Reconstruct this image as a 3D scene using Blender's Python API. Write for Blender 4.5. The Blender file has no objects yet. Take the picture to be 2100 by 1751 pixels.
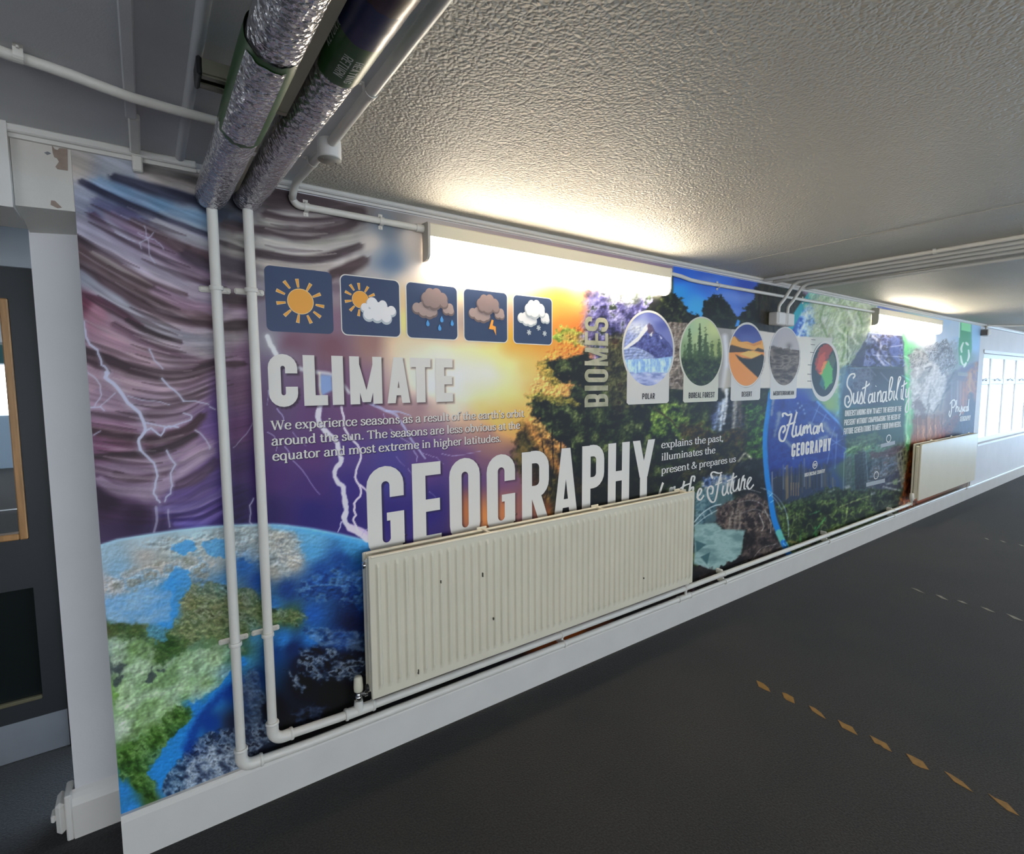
import bpy, math, random
import numpy as np
from math import sin, cos, pi, radians
from mathutils import Vector, Matrix
SC = bpy.context.scene
COL = SC.collection

# ------------------------------------------------------------------ camera
CAM_Y, CAM_Z, FPX = -2.148, 1.65, 1061.50246          # metres in front of the mural wall, eye height, focal length in pixels of 2100
YAW, PITCH, ROLL = 0.615259631, 0.0861780613, 0.00548136125
_cy, _sy, _cp, _sp, _cr, _sr = cos(YAW), sin(YAW), cos(PITCH), sin(PITCH), cos(ROLL), sin(ROLL)
FWD = Vector((_sy*_cp, _cy*_cp, -_sp)); _r = Vector((_cy, -_sy, 0)); _d = FWD.cross(_r)
RIGHT = _cr*_r + _sr*_d; DOWN = -_sr*_r + _cr*_d
cam = bpy.data.cameras.new('camera'); camo = bpy.data.objects.new('camera', cam); COL.objects.link(camo)
m = Matrix((RIGHT, -DOWN, -FWD)).transposed().to_4x4(); m.translation = Vector((0, CAM_Y, CAM_Z)); camo.matrix_world = m
cam.sensor_fit = 'HORIZONTAL'; cam.sensor_width = 36; cam.lens = 36*FPX/2100; cam.clip_start = .05; cam.clip_end = 200
SC.camera = camo

# ------------------------------------------------------------------ world, exposure
w = bpy.data.worlds.new('daylight'); SC.world = w; w.use_nodes = True
bg = w.node_tree.nodes['Background']; bg.inputs[1].default_value = 4.2   # hazy white sky, bluer towards the far end of the room
_n = w.node_tree.nodes.new; _l = w.node_tree.links.new; _t = _n('ShaderNodeTexCoord'); _s = _n('ShaderNodeSeparateXYZ'); _m = _n('ShaderNodeMapRange'); _c = _n('ShaderNodeMix'); _c.data_type = 'RGBA'
_m.inputs[1].default_value = .35; _m.inputs[2].default_value = .95; _c.inputs[6].default_value = (.89, .94, 1, 1); _c.inputs[7].default_value = (.50, .80, 1.15, 1)
_l(_t.outputs['Generated'], _s.inputs[0]); _l(_s.outputs['X'], _m.inputs[0]); _l(_m.outputs[0], _c.inputs[0]); _l(_c.outputs[2], bg.inputs[0])
SC.view_settings.view_transform = 'Standard'; SC.view_settings.look = 'None'
SC.view_settings.exposure = 0.5; SC.view_settings.gamma = 1; SC.view_settings.use_curve_mapping = False
LAMP = 24.0                                            # radiance of a lit fluorescent diffuser

# ------------------------------------------------------------------ an image pixel turned into a point of the place
def ray(px, py):
    v = RIGHT*((px-1050)/FPX) + DOWN*((py-875.5)/FPX) + FWD
    return v/v.y
def WP(px, py, y=0.0):                                 # on the vertical plane at depth y -> (x, z)
    v = ray(px, py); d = y-CAM_Y
    return (v.x*d, CAM_Z+v.z*d)
def HP(px, py, z=0.0):                                 # on the level plane at height z -> (x, y)
    v = ray(px, py); s = (z-CAM_Z)/v.z
    return (v.x*s, CAM_Y+s)

# ------------------------------------------------------------------ materials
MATS = {}
def srgb(h):
    if isinstance(h, str):
        h = h.lstrip('#'); c = [int(h[i:i+2], 16)/255 for i in (0, 2, 4)]
    else: c = h
    return tuple((x/12.92 if x <= .04045 else ((x+.055)/1.055)**2.4) for x in c)
def mat(name, col=None, rough=.5, metal=0, var=0, scale=8, bump=0, bscale=60, bdist=.002, stretch=None, spec=.5, emit=0, col2=None, detail=4, trans=0):
    if name in MATS: return MATS[name]
    mt = bpy.data.materials.new(name); mt.use_nodes = True; nt = mt.node_tree; b = nt.nodes['Principled BSDF']; N = nt.nodes.new; L = nt.links.new
    c = srgb(col); b.inputs['Base Color'].default_value = (*c, 1); b.inputs['Roughness'].default_value = rough; b.inputs['Metallic'].default_value = metal
    b.inputs['Specular IOR Level'].default_value = spec
    if trans: b.inputs['Transmission Weight'].default_value = trans; b.inputs['IOR'].default_value = 1.45
    tc = N('ShaderNodeTexCoord'); src = tc.outputs['Object']
    if stretch:
        mp = N('ShaderNodeMapping'); mp.inputs['Scale'].default_value = stretch; L(src, mp.inputs[0]); src = mp.outputs[0]
    if var:
        n = N('ShaderNodeTexNoise'); n.inputs['Scale'].default_value = scale; n.inputs['Detail'].default_value = detail; L(src, n.inputs['Vector'])
        r = N('ShaderNodeMapRange'); r.inputs[1].default_value = .3; r.inputs[2].default_value = .7; L(n.outputs[0], r.inputs[0])
        mx = N('ShaderNodeMix'); mx.data_type = 'RGBA'
        c2 = srgb(col2) if col2 else tuple(x*(1-var) for x in c)
        mx.inputs[6].default_value = (*c, 1); mx.inputs[7].default_value = (*c2, 1); L(r.outputs[0], mx.inputs[0]); L(mx.outputs[2], b.inputs['Base Color'])
    if bump:
        n2 = N('ShaderNodeTexNoise'); n2.inputs['Scale'].default_value = bscale; n2.inputs['Detail'].default_value = 3; L(src, n2.inputs['Vector'])
        bp = N('ShaderNodeBump'); bp.inputs['Strength'].default_value = bump; bp.inputs['Distance'].default_value = bdist; L(n2.outputs[0], bp.inputs['Height']); L(bp.outputs[0], b.inputs['Normal'])
    if emit:
        b.inputs['Emission Color'].default_value = (1, .88, .70, 1); b.inputs['Emission Strength'].default_value = emit
    MATS[name] = mt; return mt
white = mat('white_wall_paint', '#d6d6d8', .55, var=.08, scale=3, bump=.15, bscale=120)
beamp = mat('old_cream_paint', '#cfcbc2', .6, var=.12, scale=5, bump=.2, bscale=90)
gloss = mat('white_gloss_paint', '#d9d6d0', .32, var=.06, scale=6)
cream = mat('cream_radiator_enamel', '#dcd5c0', .34, var=.05, scale=5)
pipew = mat('white_pipe_paint', '#dcd9d0', .35, var=.07, scale=9, bump=.1, bscale=80)
greyp = mat('grey_ceiling_paint', '#cfcfd0', .7, var=.1, scale=4, bump=.4, bscale=260, bdist=.0012)
foil = mat('crinkled_foil', '#d6d3d8', .2, metal=.8, var=.3, scale=18, bump=.55, bscale=34, bdist=.02)
def finish_foil():                                      # sharp little creases over the broad crumple
    nt = foil.node_tree; b = nt.nodes['Principled BSDF']; N = nt.nodes.new; L = nt.links.new; tc = N('ShaderNodeTexCoord')
    v = N('ShaderNodeTexVoronoi'); v.inputs['Scale'].default_value = 75; v.inputs['Randomness'].default_value = 1; L(tc.outputs['Object'], v.inputs['Vector'])
    n0 = b.inputs['Normal'].links[0].from_socket; bp = N('ShaderNodeBump'); bp.inputs['Strength'].default_value = .6; bp.inputs['Distance'].default_value = .008
    L(v.outputs['Distance'], bp.inputs['Height']); L(n0, bp.inputs['Normal']); L(bp.outputs[0], b.inputs['Normal'])
finish_foil()
green = mat('green_vinyl_tape', '#24501a', .35, var=.2, scale=10, bump=.25, bscale=25, bdist=.004)
bluet = mat('blue_vinyl_tape', '#0e1a44', .28, bump=.2, bscale=25, bdist=.004)
redt = mat('red_vinyl_tape', '#2a0a10', .28, bump=.2, bscale=25, bdist=.004)
lett = mat('white_print', '#e4e4dc', .5)
steel = mat('galvanised_steel', '#8b8978', .4, metal=.6, var=.2, scale=20)
blackp = mat('black_plastic', '#131517', .45)
chrome = mat('chrome', '#c8c8c8', .12, metal=1)
dark = mat('dark_hole', '#050505', .9)
whitep = mat('white_plastic', '#d8d6d1', .4)
greypl = mat('grey_plastic', '#b3aea4', .45)
doorp = mat('charcoal_door_paint', '#24272a', .5, var=.15, scale=5, bump=.1, bscale=80)
bead = mat('varnished_pine', '#b3834f', .4, var=.35, scale=6, stretch=(14, 14, 1), bump=.1, bscale=60)
kick = mat('grey_kick_plate', '#8d9197', .4, metal=.3, var=.1)
plaster = mat('bare_plaster', '#a08d80', .9, var=.3, scale=30)
tapeo = mat('worn_amber_tape', '#8f6a2c', .6, var=.3, scale=40, bump=.2, bscale=200)
tapew = mat('worn_pale_tape', '#8a8574', .6, var=.3, scale=40, bump=.2, bscale=200)
lampb = mat('lamp_body_enamel', '#d5ceb9', .4)
diffm = mat('lit_diffuser', '#ffffff', .4, emit=LAMP)
glass = mat('window_glass', '#ffffff', .02, trans=1)
upvc = mat('white_frame_plastic', '#e6e9ec', .35)
tile = mat('pale_blue_panel', '#b9d0e6', .5)
carpet = mat('charcoal_carpet', '#373634', .95, var=.3, col2='#303030', scale=1.6, spec=.15)
def finish_carpet():
    nt = carpet.node_tree; b = nt.nodes['Principled BSDF']; N = nt.nodes.new; L = nt.links.new
    tc = N('ShaderNodeTexCoord'); n = N('ShaderNodeTexNoise'); n.inputs['Scale'].default_value = 130; n.inputs['Detail'].default_value = 5; L(tc.outputs['Object'], n.inputs['Vector'])
    bp = N('ShaderNodeBump'); bp.inputs['Strength'].default_value = .7; bp.inputs['Distance'].default_value = .006; L(n.outputs[0], bp.inputs['Height']); L(bp.outputs[0], b.inputs['Normal'])
    src = b.inputs['Base Color'].links[0].from_socket
    r = N('ShaderNodeMapRange'); r.inputs[1].default_value = .35; r.inputs[2].default_value = .65; r.inputs[3].default_value = .7; r.inputs[4].default_value = 1.25; L(n.outputs[0], r.inputs[0])
    v = N('ShaderNodeVectorMath'); v.operation = 'SCALE'; L(src, v.inputs[0]); L(r.outputs[0], v.inputs['Scale']); L(v.outputs[0], b.inputs['Base Color'])
finish_carpet()
carpet.node_tree.nodes['Principled BSDF'].inputs['Sheen Weight'].default_value = .09
artex = mat('stippled_ceiling_coating', '#c6c1b5', .55, var=.06, scale=2)
def finish_artex():
    nt = artex.node_tree; b = nt.nodes['Principled BSDF']; N = nt.nodes.new; L = nt.links.new
    tc = N('ShaderNodeTexCoord')
    v = N('ShaderNodeTexVoronoi'); v.feature = 'SMOOTH_F1'; v.inputs['Scale'].default_value = 100; v.inputs['Smoothness'].default_value = .35
    n = N('ShaderNodeTexNoise'); n.inputs['Scale'].default_value = 40; n.inputs['Detail'].default_value = 2
    mx = N('ShaderNodeVectorMath'); mx.operation = 'MULTIPLY_ADD'; mx.inputs[1].default_value = (.016, .016, .016); L(n.outputs['Color'], mx.inputs[0]); L(tc.outputs['Object'], mx.inputs[2])
    L(mx.outputs[0], v.inputs['Vector']); L(tc.outputs['Object'], n.inputs['Vector'])
    bp = N('ShaderNodeBump'); bp.inputs['Strength'].default_value = .8; bp.inputs['Distance'].default_value = .005; bp.invert = True
    L(v.outputs['Distance'], bp.inputs['Height']); L(bp.outputs[0], b.inputs['Normal'])
finish_artex()

# ------------------------------------------------------------------ mesh builder
ORG = {}
def tag(o, label=None, cat=None, group=None, kind=None):
    if label: o['label'] = label
    if cat: o['category'] = cat
    if group: o['group'] = group
    if kind: o['kind'] = kind
    return o
def thing(name, label, cat, loc, group=None):
    o = bpy.data.objects.new(name, None); COL.objects.link(o); o.location = loc; o.empty_display_size = .1
    ORG[o] = Vector(loc); return tag(o, label, cat, group)
class MB:
    def __init__(s): s.v = []; s.f = []; s.sm = []
    def add(s, vs, fs, smooth=False):
        n = len(s.v); s.v += [tuple(p) for p in vs]; s.f += [[i+n for i in f] for f in fs]; s.sm += [smooth]*len(fs); return s
    def box(s, x0, x1, y0, y1, z0, z1, bev=0):
        if bev <= 0:
            vs = [(x, y, z) for x in (x0, x1) for y in (y0, y1) for z in (z0, z1)]
            return s.add(vs, [(0, 1, 3, 2), (4, 6, 7, 5), (0, 4, 5, 1), (2, 3, 7, 6), (0, 2, 6, 4), (1, 5, 7, 3)])
        b = min(bev, (x1-x0)*.49, (y1-y0)*.49, (z1-z0)*.49); vs = []; idx = {}
        for i, x in enumerate((x0, x1)):
            for j, y in enumerate((y0, y1)):
                for k, z in enumerate((z0, z1)):
                    sx, sy, sz = (1, -1)[i], (1, -1)[j], (1, -1)[k]
                    for a in range(3):
                        p = [x+(0 if a == 0 else sx*b), y+(0 if a == 1 else sy*b), z+(0 if a == 2 else sz*b)]
                        idx[i, j, k, a] = len(vs); vs.append(p)
        fs = []
        for a in range(3):
            o = [c for c in range(3) if c != a]
            for e in (0, 1):
                q = []
                for (u, t) in ((0, 0), (1, 0), (1, 1), (0, 1)):
                    c = [0, 0, 0]; c[a] = e; c[o[0]] = u; c[o[1]] = t; q.append(idx[c[0], c[1], c[2], a])
                fs.append(q)
            for (u, t) in ((0, 0), (1, 0), (1, 1), (0, 1)):
                c0 = [0, 0, 0]; c0[o[0]] = u; c0[o[1]] = t; c1 = list(c0); c1[a] = 1
                fs.append([idx[(*c0, o[0])], idx[(*c1, o[0])], idx[(*c1, o[1])], idx[(*c0, o[1])]])
        for i in (0, 1):
            for j in (0, 1):
                for k in (0, 1): fs.append([idx[i, j, k, a] for a in range(3)])
        return s.add(vs, fs)
    def prism(s, prof, axis, a, b):                     # a closed 2D profile swept along an axis
        n = len(prof); mk = {'x': lambda t, p: (t, p[0], p[1]), 'y': lambda t, p: (p[0], t, p[1]), 'z': lambda t, p: (p[0], p[1], t)}[axis]
        vs = [mk(a, p) for p in prof]+[mk(b, p) for p in prof]
        return s.add(vs, [[i, (i+1) % n, n+(i+1) % n, n+i] for i in range(n)]+[list(range(n))[::-1], list(range(n, 2*n))])
    def tube(s, path, r, n=14, caps=True, wob=0, seed=0):
        P = [Vector(p) for p in path]; R = r if isinstance(r, (list, tuple)) else [r]*len(P); rng = random.Random(seed); vs = []
        t0 = (P[1]-P[0]).normalized(); u = t0.orthogonal().normalized()
        for i, p in enumerate(P):
            t = ((P[min(i+1, len(P)-1)]-p).normalized()+(p-P[max(i-1, 0)]).normalized()).normalized()
            u = (u-t*u.dot(t)).normalized(); w_ = t.cross(u)
            for k in range(n):
                a = 2*pi*k/n; rr = R[i]*(1+wob*rng.uniform(-1, 1)); vs.append(p+u*(rr*cos(a))+w_*(rr*sin(a)))
        fs = [[i*n+k, i*n+(k+1) % n, (i+1)*n+(k+1) % n, (i+1)*n+k] for i in range(len(P)-1) for k in range(n)]
        s.add(vs, fs, True)
        if caps:
            s.add(vs[:n], [list(range(n))[::-1]]); s.add(vs[-n:], [list(range(n))])
        return s
    def lathe(s, prof, c, axis='z', n=20):              # prof: (radius, height) pairs
        vs = []
        for r, h in prof:
            for k in range(n):
                a = 2*pi*k/n; q = (r*cos(a), r*sin(a), h)
                q = {'z': q, 'y': (q[0], q[2], q[1]), 'x': (q[2], q[0], q[1])}[axis]; vs.append((c[0]+q[0], c[1]+q[1], c[2]+q[2]))
        fs = [[i*n+k, i*n+(k+1) % n, (i+1)*n+(k+1) % n, (i+1)*n+k] for i in range(len(prof)-1) for k in range(n)]
        s.add(vs, fs, True); s.add(vs[:n], [list(range(n))[::-1]]); s.add(vs[-n:], [list(range(n))]); return s
    def flat(s, poly, y):                               # a flat shape printed on the wall plane, poly in (x, z)
        return s.add([(p[0], y, p[1]) for p in poly], [list(range(len(poly)))])
    def build(s, name, m, parent=None, kind=None, fix=True):
        me = bpy.data.meshes.new(name); org = ORG.get(parent, Vector())
        me.from_pydata([(x-org.x, y-org.y, z-org.z) for x, y, z in s.v], [], s.f); me.materials.append(m)
        me.polygons.foreach_set('use_smooth', s.sm); me.update()
        if fix:
            import bmesh
            b = bmesh.new(); b.from_mesh(me); bmesh.ops.recalc_face_normals(b, faces=b.faces); b.to_mesh(me); b.free()
        o = bpy.data.objects.new(name, me); COL.objects.link(o); ORG[o] = org.copy()
        if parent: o.parent = parent
        if kind: o['kind'] = kind
        return o
def arc(c, u, v, r, a0=0., a1=pi/2, n=8):               # quarter bend through a corner
    c, u, v = Vector(c), Vector(u), Vector(v)
    return [c+u*(r*cos(a0+(a1-a0)*i/n))+v*(r*sin(a0+(a1-a0)*i/n)) for i in range(n+1)]
def bend(p0, corner, p1, r=.05, n=8):                   # straight, rounded corner, straight
    p0, c, p1 = Vector(p0), Vector(corner), Vector(p1); a = (p0-c).normalized(); b = (p1-c).normalized()
    q = [c+a*r+(b*r)*0]; cc = c+a*r+b*r
    return [p0]+[cc-b*(r*cos(t*pi/2/n))-a*(r*sin(t*pi/2/n)) for t in range(n+1)]+[p1]
def shear_copy(o, parent=None, loc=None):               # a thing with its parts and their sub-parts
    c = o.copy(); COL.objects.link(c); ORG[c] = ORG[o].copy()
    if parent: c.parent = parent
    if loc: c.location = loc
    for ch in list(o.children): shear_copy(ch, c)
    return c

# ================================================================== the setting
CZ = 2.41                                              # ceiling height
XL, XR, YF = -7.0, 16.0, -5.2                          # reach of floor and ceiling
def struct(mb, name, m): return mb.build(name, m, kind='structure')
struct(MB().box(XL, XR, YF, 12.4, -.12, 0), 'floor', carpet)
struct(MB().box(.52, XR, YF, .0, CZ, CZ+.15), 'ceiling', artex)
struct(MB().box(XL, .52, YF, .0, CZ, CZ+.15), 'ceiling', greyp)
# mural wall with the window opening at its far end
WX0, WX1, WZ0, WZ1 = 9.62, 14.8, .735, 2.02
ML, MR = -.147, 9.39                                   # ends of the printed wall
wb = MB().box(ML, WX0, 0, .18, 0, CZ+.15).box(WX1, XR, 0, .18, 0, CZ+.15).box(WX0, WX1, 0, .18, 0, WZ0).box(WX0, WX1, 0, .18, WZ1, CZ+.15)
struct(wb, 'wall_back', white)
struct(MB().box(XR, XR+.15, YF, -4.7, 0, CZ+.15).box(XR, XR+.15, -.5, .18, 0, CZ+.15).box(XR, XR+.15, -4.7, -.5, 0, .15).box(XR, XR+.15, -4.7, -.5, 2.2, CZ+.15), 'wall_right', white)  # unseen end wall, opening added to throw bluish daylight on the far end
# unseen sides of the room, window openings opposite the mural added for daylight
fw = MB(); fo = [(-6.2, -2.2), (-.6, 3.6), (5.0, 9.2), (10.4, 15.2)]; xa = XL
for a, b in fo+[(XR, XR)]:
    fw.box(xa, a, YF-.2, YF, 0, CZ+.15) if a > xa else None
    if b > a: fw.box(a, b, YF-.2, YF, 0, .85).box(a, b, YF-.2, YF, 2.15, CZ+.15)
    xa = b
struct(fw, 'wall_front', white)
struct(MB().box(XL-.15, XL, YF-.2, 2.5, 0, CZ+.15).box(XL-.15, XL, 2.5, 11.5, 0, .8).box(XL-.15, XL, 2.5, 11.5, 2.1, CZ+.15).box(XL-.15, XL, 11.5, 12.4, 0, CZ+.15), 'wall_left', white)  # unseen wall, opening added to light the corridor
# painted band over the opening on the left, with its soffit, and the pilaster behind it
pv = [(-.285, 0), (ML-.0005, 0), (ML-.0005, .235), (-.285, .235)]
lint = MB(); zt, zf, zb = CZ, 2.182, 2.158
lint.add([(x, y, z) for x, y in pv for z in (zt,)]+[(-.285, 0, zf), (ML-.0005, 0, zf+.006), (ML-.0005, .235, zb+.012), (-.285, .235, zb)],
         [(0, 1, 2, 3), (4, 7, 6, 5), (0, 4, 5, 1), (1, 5, 6, 2), (2, 6, 7, 3), (3, 7, 4, 0)])
struct(lint, 'wall_left', beamp)
struct(MB().box(-1.6, -.286, -.03, .235, 2.168, CZ), 'wall_left', gloss)
struct(MB().box(-.289, .2, .236, .40, 0, CZ), 'wall_left', white)
struct(MB().box(-1.8, -.05, .845, .93, 2.14, CZ+.15).box(-.362, .0, .845, .93, 0, 2.14).box(-6.5, -1.8, .845, .93, 0, CZ+.15), 'wall_left', mat('dull_grey_paint', '#94979a', .6, var=.1))
struct(MB().box(XL, .52, 0, 12.4, CZ+.001, CZ+.15), 'ceiling', greyp)
# pilaster skirting with its moulded return
sk = [(0, 0), (-.03, 0), (-.03, .125), (-.022, .15), (-.012, .163), (0, .172)]
s2 = MB(); s2.prism([(.236+a, b) for a, b in sk], 'x', -.297, ML+.3)
s2.box(-.318, -.297, .205, .30, 0, .172, .004).box(-.345, -.3185, .206, .30, .03, .150, .012).box(-.358, -.3455, .212, .26, .085, .112, .004)
struct(s2, 'baseboard_left', gloss)
# main skirting along the mural wall
sk = [(0, 0), (-.025, 0), (-.025, .150), (-.022, .162), (-.015, .170), (0, .170)]
struct(MB().prism([(a, b) for a, b in sk], 'x', ML, XR), 'baseboard_back', gloss)
# ceiling edge trim: a plain batten with a bead, the near stretch is narrower past the pipes
struct(MB().box(-1.7, .185, -.026, -.0005, 2.386, CZ-.0005, .004).box(-1.7, .185, -.012, -.0005, 2.374, 2.3858), 'trim_1', gloss)
struct(MB().box(.186, .43, -.014, -.0005, 2.376, 2.388, .003), 'trim_2', gloss)
struct(MB().box(.44, MR+.15, -.03, -.0005, 2.390, CZ-.0005, .005).box(.44, MR+.15, -.013, -.0005, 2.381, 2.3898), 'trim_3', gloss)
struct(MB().box(MR+.155, XR, -.05, -.0005, 2.37, CZ-.0005, .01), 'trim_4', upvc)
# raised joints on the ceiling
j = MB(); j.tube([(.138, YF+.1, CZ), (.138, -.02, CZ)], .014, 10); struct(j, 'trim_5', greyp)
j = MB(); j.tube([(3.145, YF+.1, CZ+.0025), (3.145, -.03, CZ+.0025)], .005, 8); struct(j, 'trim_6', artex)
# bare plaster where the paint has come off the lintel corner
def flake(name, pts, m=plaster, y=-.0022):
    q = [WP(*p) for p in pts]; q2 = [(x, y, z) for x, z in q]; n = len(q)
    MB().add(q2+[(x, -.0006, z) for x, _, z in q2], [list(range(n)), list(range(n, 2*n))[::-1]]+[[i, (i+1) % n, n+(i+1) % n, n+i] for i in range(n)]).build(name, m, kind='structure')
flake('trim_7', [(106, 297), (112, 306), (118, 308), (122, 304), (138, 306), (139, 350), (118, 347), (114, 342), (121, 332), (117, 325), (111, 322), (108, 313)])
flake('trim_8', [(105, 411), (113, 412), (127, 426), (118, 427), (104, 420)])
flake('trim_9', [(91, 313), (98, 311), (105, 315), (97, 318)], mat('grey_scuff', '#7b7d80', .8))

# ------------------------------------------------------------------ door in the recess, glazed, with a corridor beyond
DY = .885
D = thing('door_1', 'charcoal door with a pine beaded glass panel and grey kick plate', 'door', (-.8, DY, 0)); D['kind'] = 'structure'
dl = MB(); x0, x1 = -1.25, -.363
dl.box(x0, x1, DY-.02, DY+.02, 2.01, 2.14).box(-.447, x1, DY-.02, DY+.02, 0.02, 2.01).box(x0, -1.17, DY-.02, DY+.02, .02, 2.01).box(-1.17, -.447, DY-.02, DY+.02, .765, .985).box(-1.17, -.447, DY-.02, DY+.02, .02, .255)
dl.build('door_leaf', doorp, D)
bd = MB(); bd.box(-.475, -.448, DY-.03, DY+.03, .985, 2.0095, .004).box(-1.17, -.476, DY-.03, DY+.03, .9855, 1.012, .004).box(-1.17, -.476, DY-.03, DY+.03, 1.985, 2.0095, .004)
bd.build('glazing_bead', bead, D)
MB().box(-1.17, -.476, DY-.003, DY+.003, 1.013, 1.984).build('glass_pane', glass, D)
MB().box(-1.17, -.448, DY-.004, DY+.012, .256, .764).build('lower_panel', mat('dark_glass_panel', '#141a1a', .12, spec=.6), D)
MB().box(-1.17, -.448, DY-.026, DY-.0045, .2555, .272, .003).build('panel_bead', mat('dull_bead', '#5f5a44', .5), D)
MB().box(-1.23, -.368, DY-.025, DY-.0205, .004, .177, .001).build('kick_plate', kick, D)
# corridor seen through the glass
struct(MB().box(-2.45, -.7, 12.0, 12.2, 0, 1.05).box(-2.45, -.7, 12.0, 12.2, 2.05, CZ).box(-6.9, -2.45, 12.0, 12.2, 0, CZ), 'wall_corridor', tile)
struct(MB().box(-.25, -.15, .95, 12.2, 0, CZ), 'wall_corridor', mat('teal_corridor_paint', '#7fa6b4', .6, var=.1))
struct(MB().box(-2.6, -.95, 11.2, 11.3, 2.05, 2.4), 'trim_10', mat('teal_board', '#2f6f72', .6))
struct(MB().box(-3.4, -1.0, 7.19, 7.25, .0, .003), 'trim_11', upvc)

# ------------------------------------------------------------------ window at the far end of the wall
W = thing('window_1', 'white framed window with small top lights over tall panes', 'window', (WX0, .06, WZ0)); W['kind'] = 'structure'
fy0, fy1 = .05, .085
fm = MB(); fm.box(WX0, WX1, fy0, fy1, WZ1-.06, WZ1).box(WX0, WX1, fy0, fy1, WZ0, WZ0+.07).box(WX0, WX0+.06, fy0, fy1, WZ0+.07, WZ1-.06).box(WX1-.06, WX1, fy0, fy1, WZ0+.07, WZ1-.06)
mull = [10.27, 11.02, 11.76, 12.5, 13.25, 14.0]
for xm in mull: fm.box(xm-.035, xm+.035, fy0+.001, fy1-.001, WZ0+.07, WZ1-.06)
fm.build('window_frame', upvc, W)
ed = [WX0+.06]+[e for xm in mull for e in (xm-.035, xm+.035)]+[WX1-.06]
for k in range(0, len(ed), 2):
    a, b = ed[k], ed[k+1]
    t = MB(); t.box(a, b, fy0+.004, fy1-.004, 1.575, 1.665, .008); t.tube([(a+.18, fy0+.0, 1.64), (a+.30, fy0-.01, 1.665), (b-.18, fy0, 1.64)], .012, 8)
    t.build('transom', upvc, W)
    MB().box(a, b, .062, .068, WZ0+.07, 1.575).build('window_pane', glass, W)
    MB().box(a, b, .062, .068, 1.665, WZ1-.06).build('window_pane', glass, W)
MB().box(WX0-.02, WX1, -.008, .03, WZ0-.03, WZ0-.001, .003).build('window_sill', upvc, W)
MB().box(WX0-.03, WX1, -.012, .0, WZ1+.001, WZ1+.05, .004).build('window_head', upvc, W)

# ================================================================== lamps on the wall
def lamp(x0, x1, label):
    t = thing('light_fitting', label, 'light', (x0, 0, 2.19), 'fluorescent fittings on the mural wall')
    prof = [(-.0042, 2.345), (-.056, 2.342), (-.062, 2.336), (-.062, 2.285), (-.055, 2.283), (-.0042, 2.285)]
    MB().prism(prof, 'x', x0+.012, x1-.012).build('lamp_body', lampb, t)
    pd = [(-.006, 2.2825), (-.0615, 2.2825), (-.060, 2.225), (-.056, 2.203), (-.046, 2.190), (-.03, 2.185), (-.006, 2.185)]
    MB().prism(pd, 'x', x0+.012, x1-.012).build('diffuser', diffm, t)
    pe = [(-.0042, 2.347), (-.058, 2.344), (-.064, 2.336), (-.063, 2.222), (-.058, 2.20), (-.047, 2.187), (-.03, 2.182), (-.0042, 2.182)]
    for a in (x0, x1-.0115): MB().prism(pe, 'x', a, a+.0115).build('end_cap', greypl if a == x0 else lampb, t)
    return t
lamp(1.035, 2.685, 'lit fluorescent wall light above the yellow sun rays, the near large one')
lamp(5.80, 7.62, 'lit fluorescent wall light near the window, above the sustainability lettering')

# ================================================================== radiators
def radiator(name, label, x0, x1, z0, z1, yf, yb, ribs):
    t = thing(name, label, 'radiator', (x0, 0, z0), None)
    def panel(ya, yb2, ribbed, front):                  # pressed steel panel, front skin towards -y
        mb = MB(); n = ribs if ribbed else 0; rx = .018
        mb.box(x0, x1, ya+.004, yb2, z0, z1, .004)
        if n:
            pitch = (x1-x0-.03)/n; zs = [z0+.034, z0+.05, z0+.062, z1-.048, z1-.036, z1-.028]
            dep = [0, .0035, .0075, .0075, .0035, 0]; vs = []; row = []
            prof = [(0, 0), (.27, 0), (.36, .35), (.46, 1), (.66, 1), (.76, .35), (.85, 0)]
            for i in range(n):
                for u, d in prof: row.append((x0+.015+pitch*(i+u), d))
            row.append((x1-.015, 0)); cols = len(row)
            for zz, dd in zip(zs, dep):
                for x, d in row: vs.append((x, ya+.003-d*dd*1.15, zz))
            # rim of flat steel round the pressed field
            fs = [(r*cols+c, r*cols+c+1, (r+1)*cols+c+1, (r+1)*cols+c) for r in range(len(zs)-1) for c in range(cols-1)]
            mb.add(vs, fs, False)
            y = ya+.003
            mb.add([(x0+.002, y, z0+.003), (x1-.002, y, z0+.003), (x1-.002, y, z1-.003), (x0+.002, y, z1-.003), (x0+.015, y, zs[0]), (x1-.015, y, zs[0]), (x1-.015, y, zs[-1]), (x0+.015, y, zs[-1])],
                   [(0, 1, 5, 4), (1, 2, 6, 5), (2, 3, 7, 6), (3, 0, 4, 7)])
        mb.tube([(x0+.01, ya+.004, z1-.004), (x1-.01, ya+.004, z1-.004)], .005, 8)
        return mb
    panel(yf, yf+.022, ribs > 0, True).build('front_panel', cream, t)
    panel(yb-.022, yb, False, False).build('back_panel', cream, t)
    fin = MB(); n = int((x1-x0)/.045)                   # convector fins between the panels
    for i in range(n):
        x = x0+.05+i*.045; fin.box(x, x+.004, yf+.0225, yb-.0225, z0+.05, z1-.05)
    fin.build('convector_fins', cream, t)
    for xx in (x0-.001, x1-.021):                        # closed seams at each end
        MB().box(xx, xx+.022, yf+.0225, yb-.0225, z0+.02, z1-.02, .008).build('end_strip', cream, t)
    for k in (.27, .62, .985):
        x = x0+(x1-x0)*k-(.05 if k > .9 else 0)
        b = MB(); b.box(x, x+.012, yf+.006, yb-.004, z1-.012, z1+.004, .003).box(x-.02, x+.035, yb-.0035, yb+.003, z1-.03, z1+.01, .002)
        b.build('bracket', cream, t)
    return t
R1 = radiator('double_radiator', 'long cream ribbed radiator below the big white lettering', .703, 2.862, .335, .945, -.142, -.058, 52)
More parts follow.
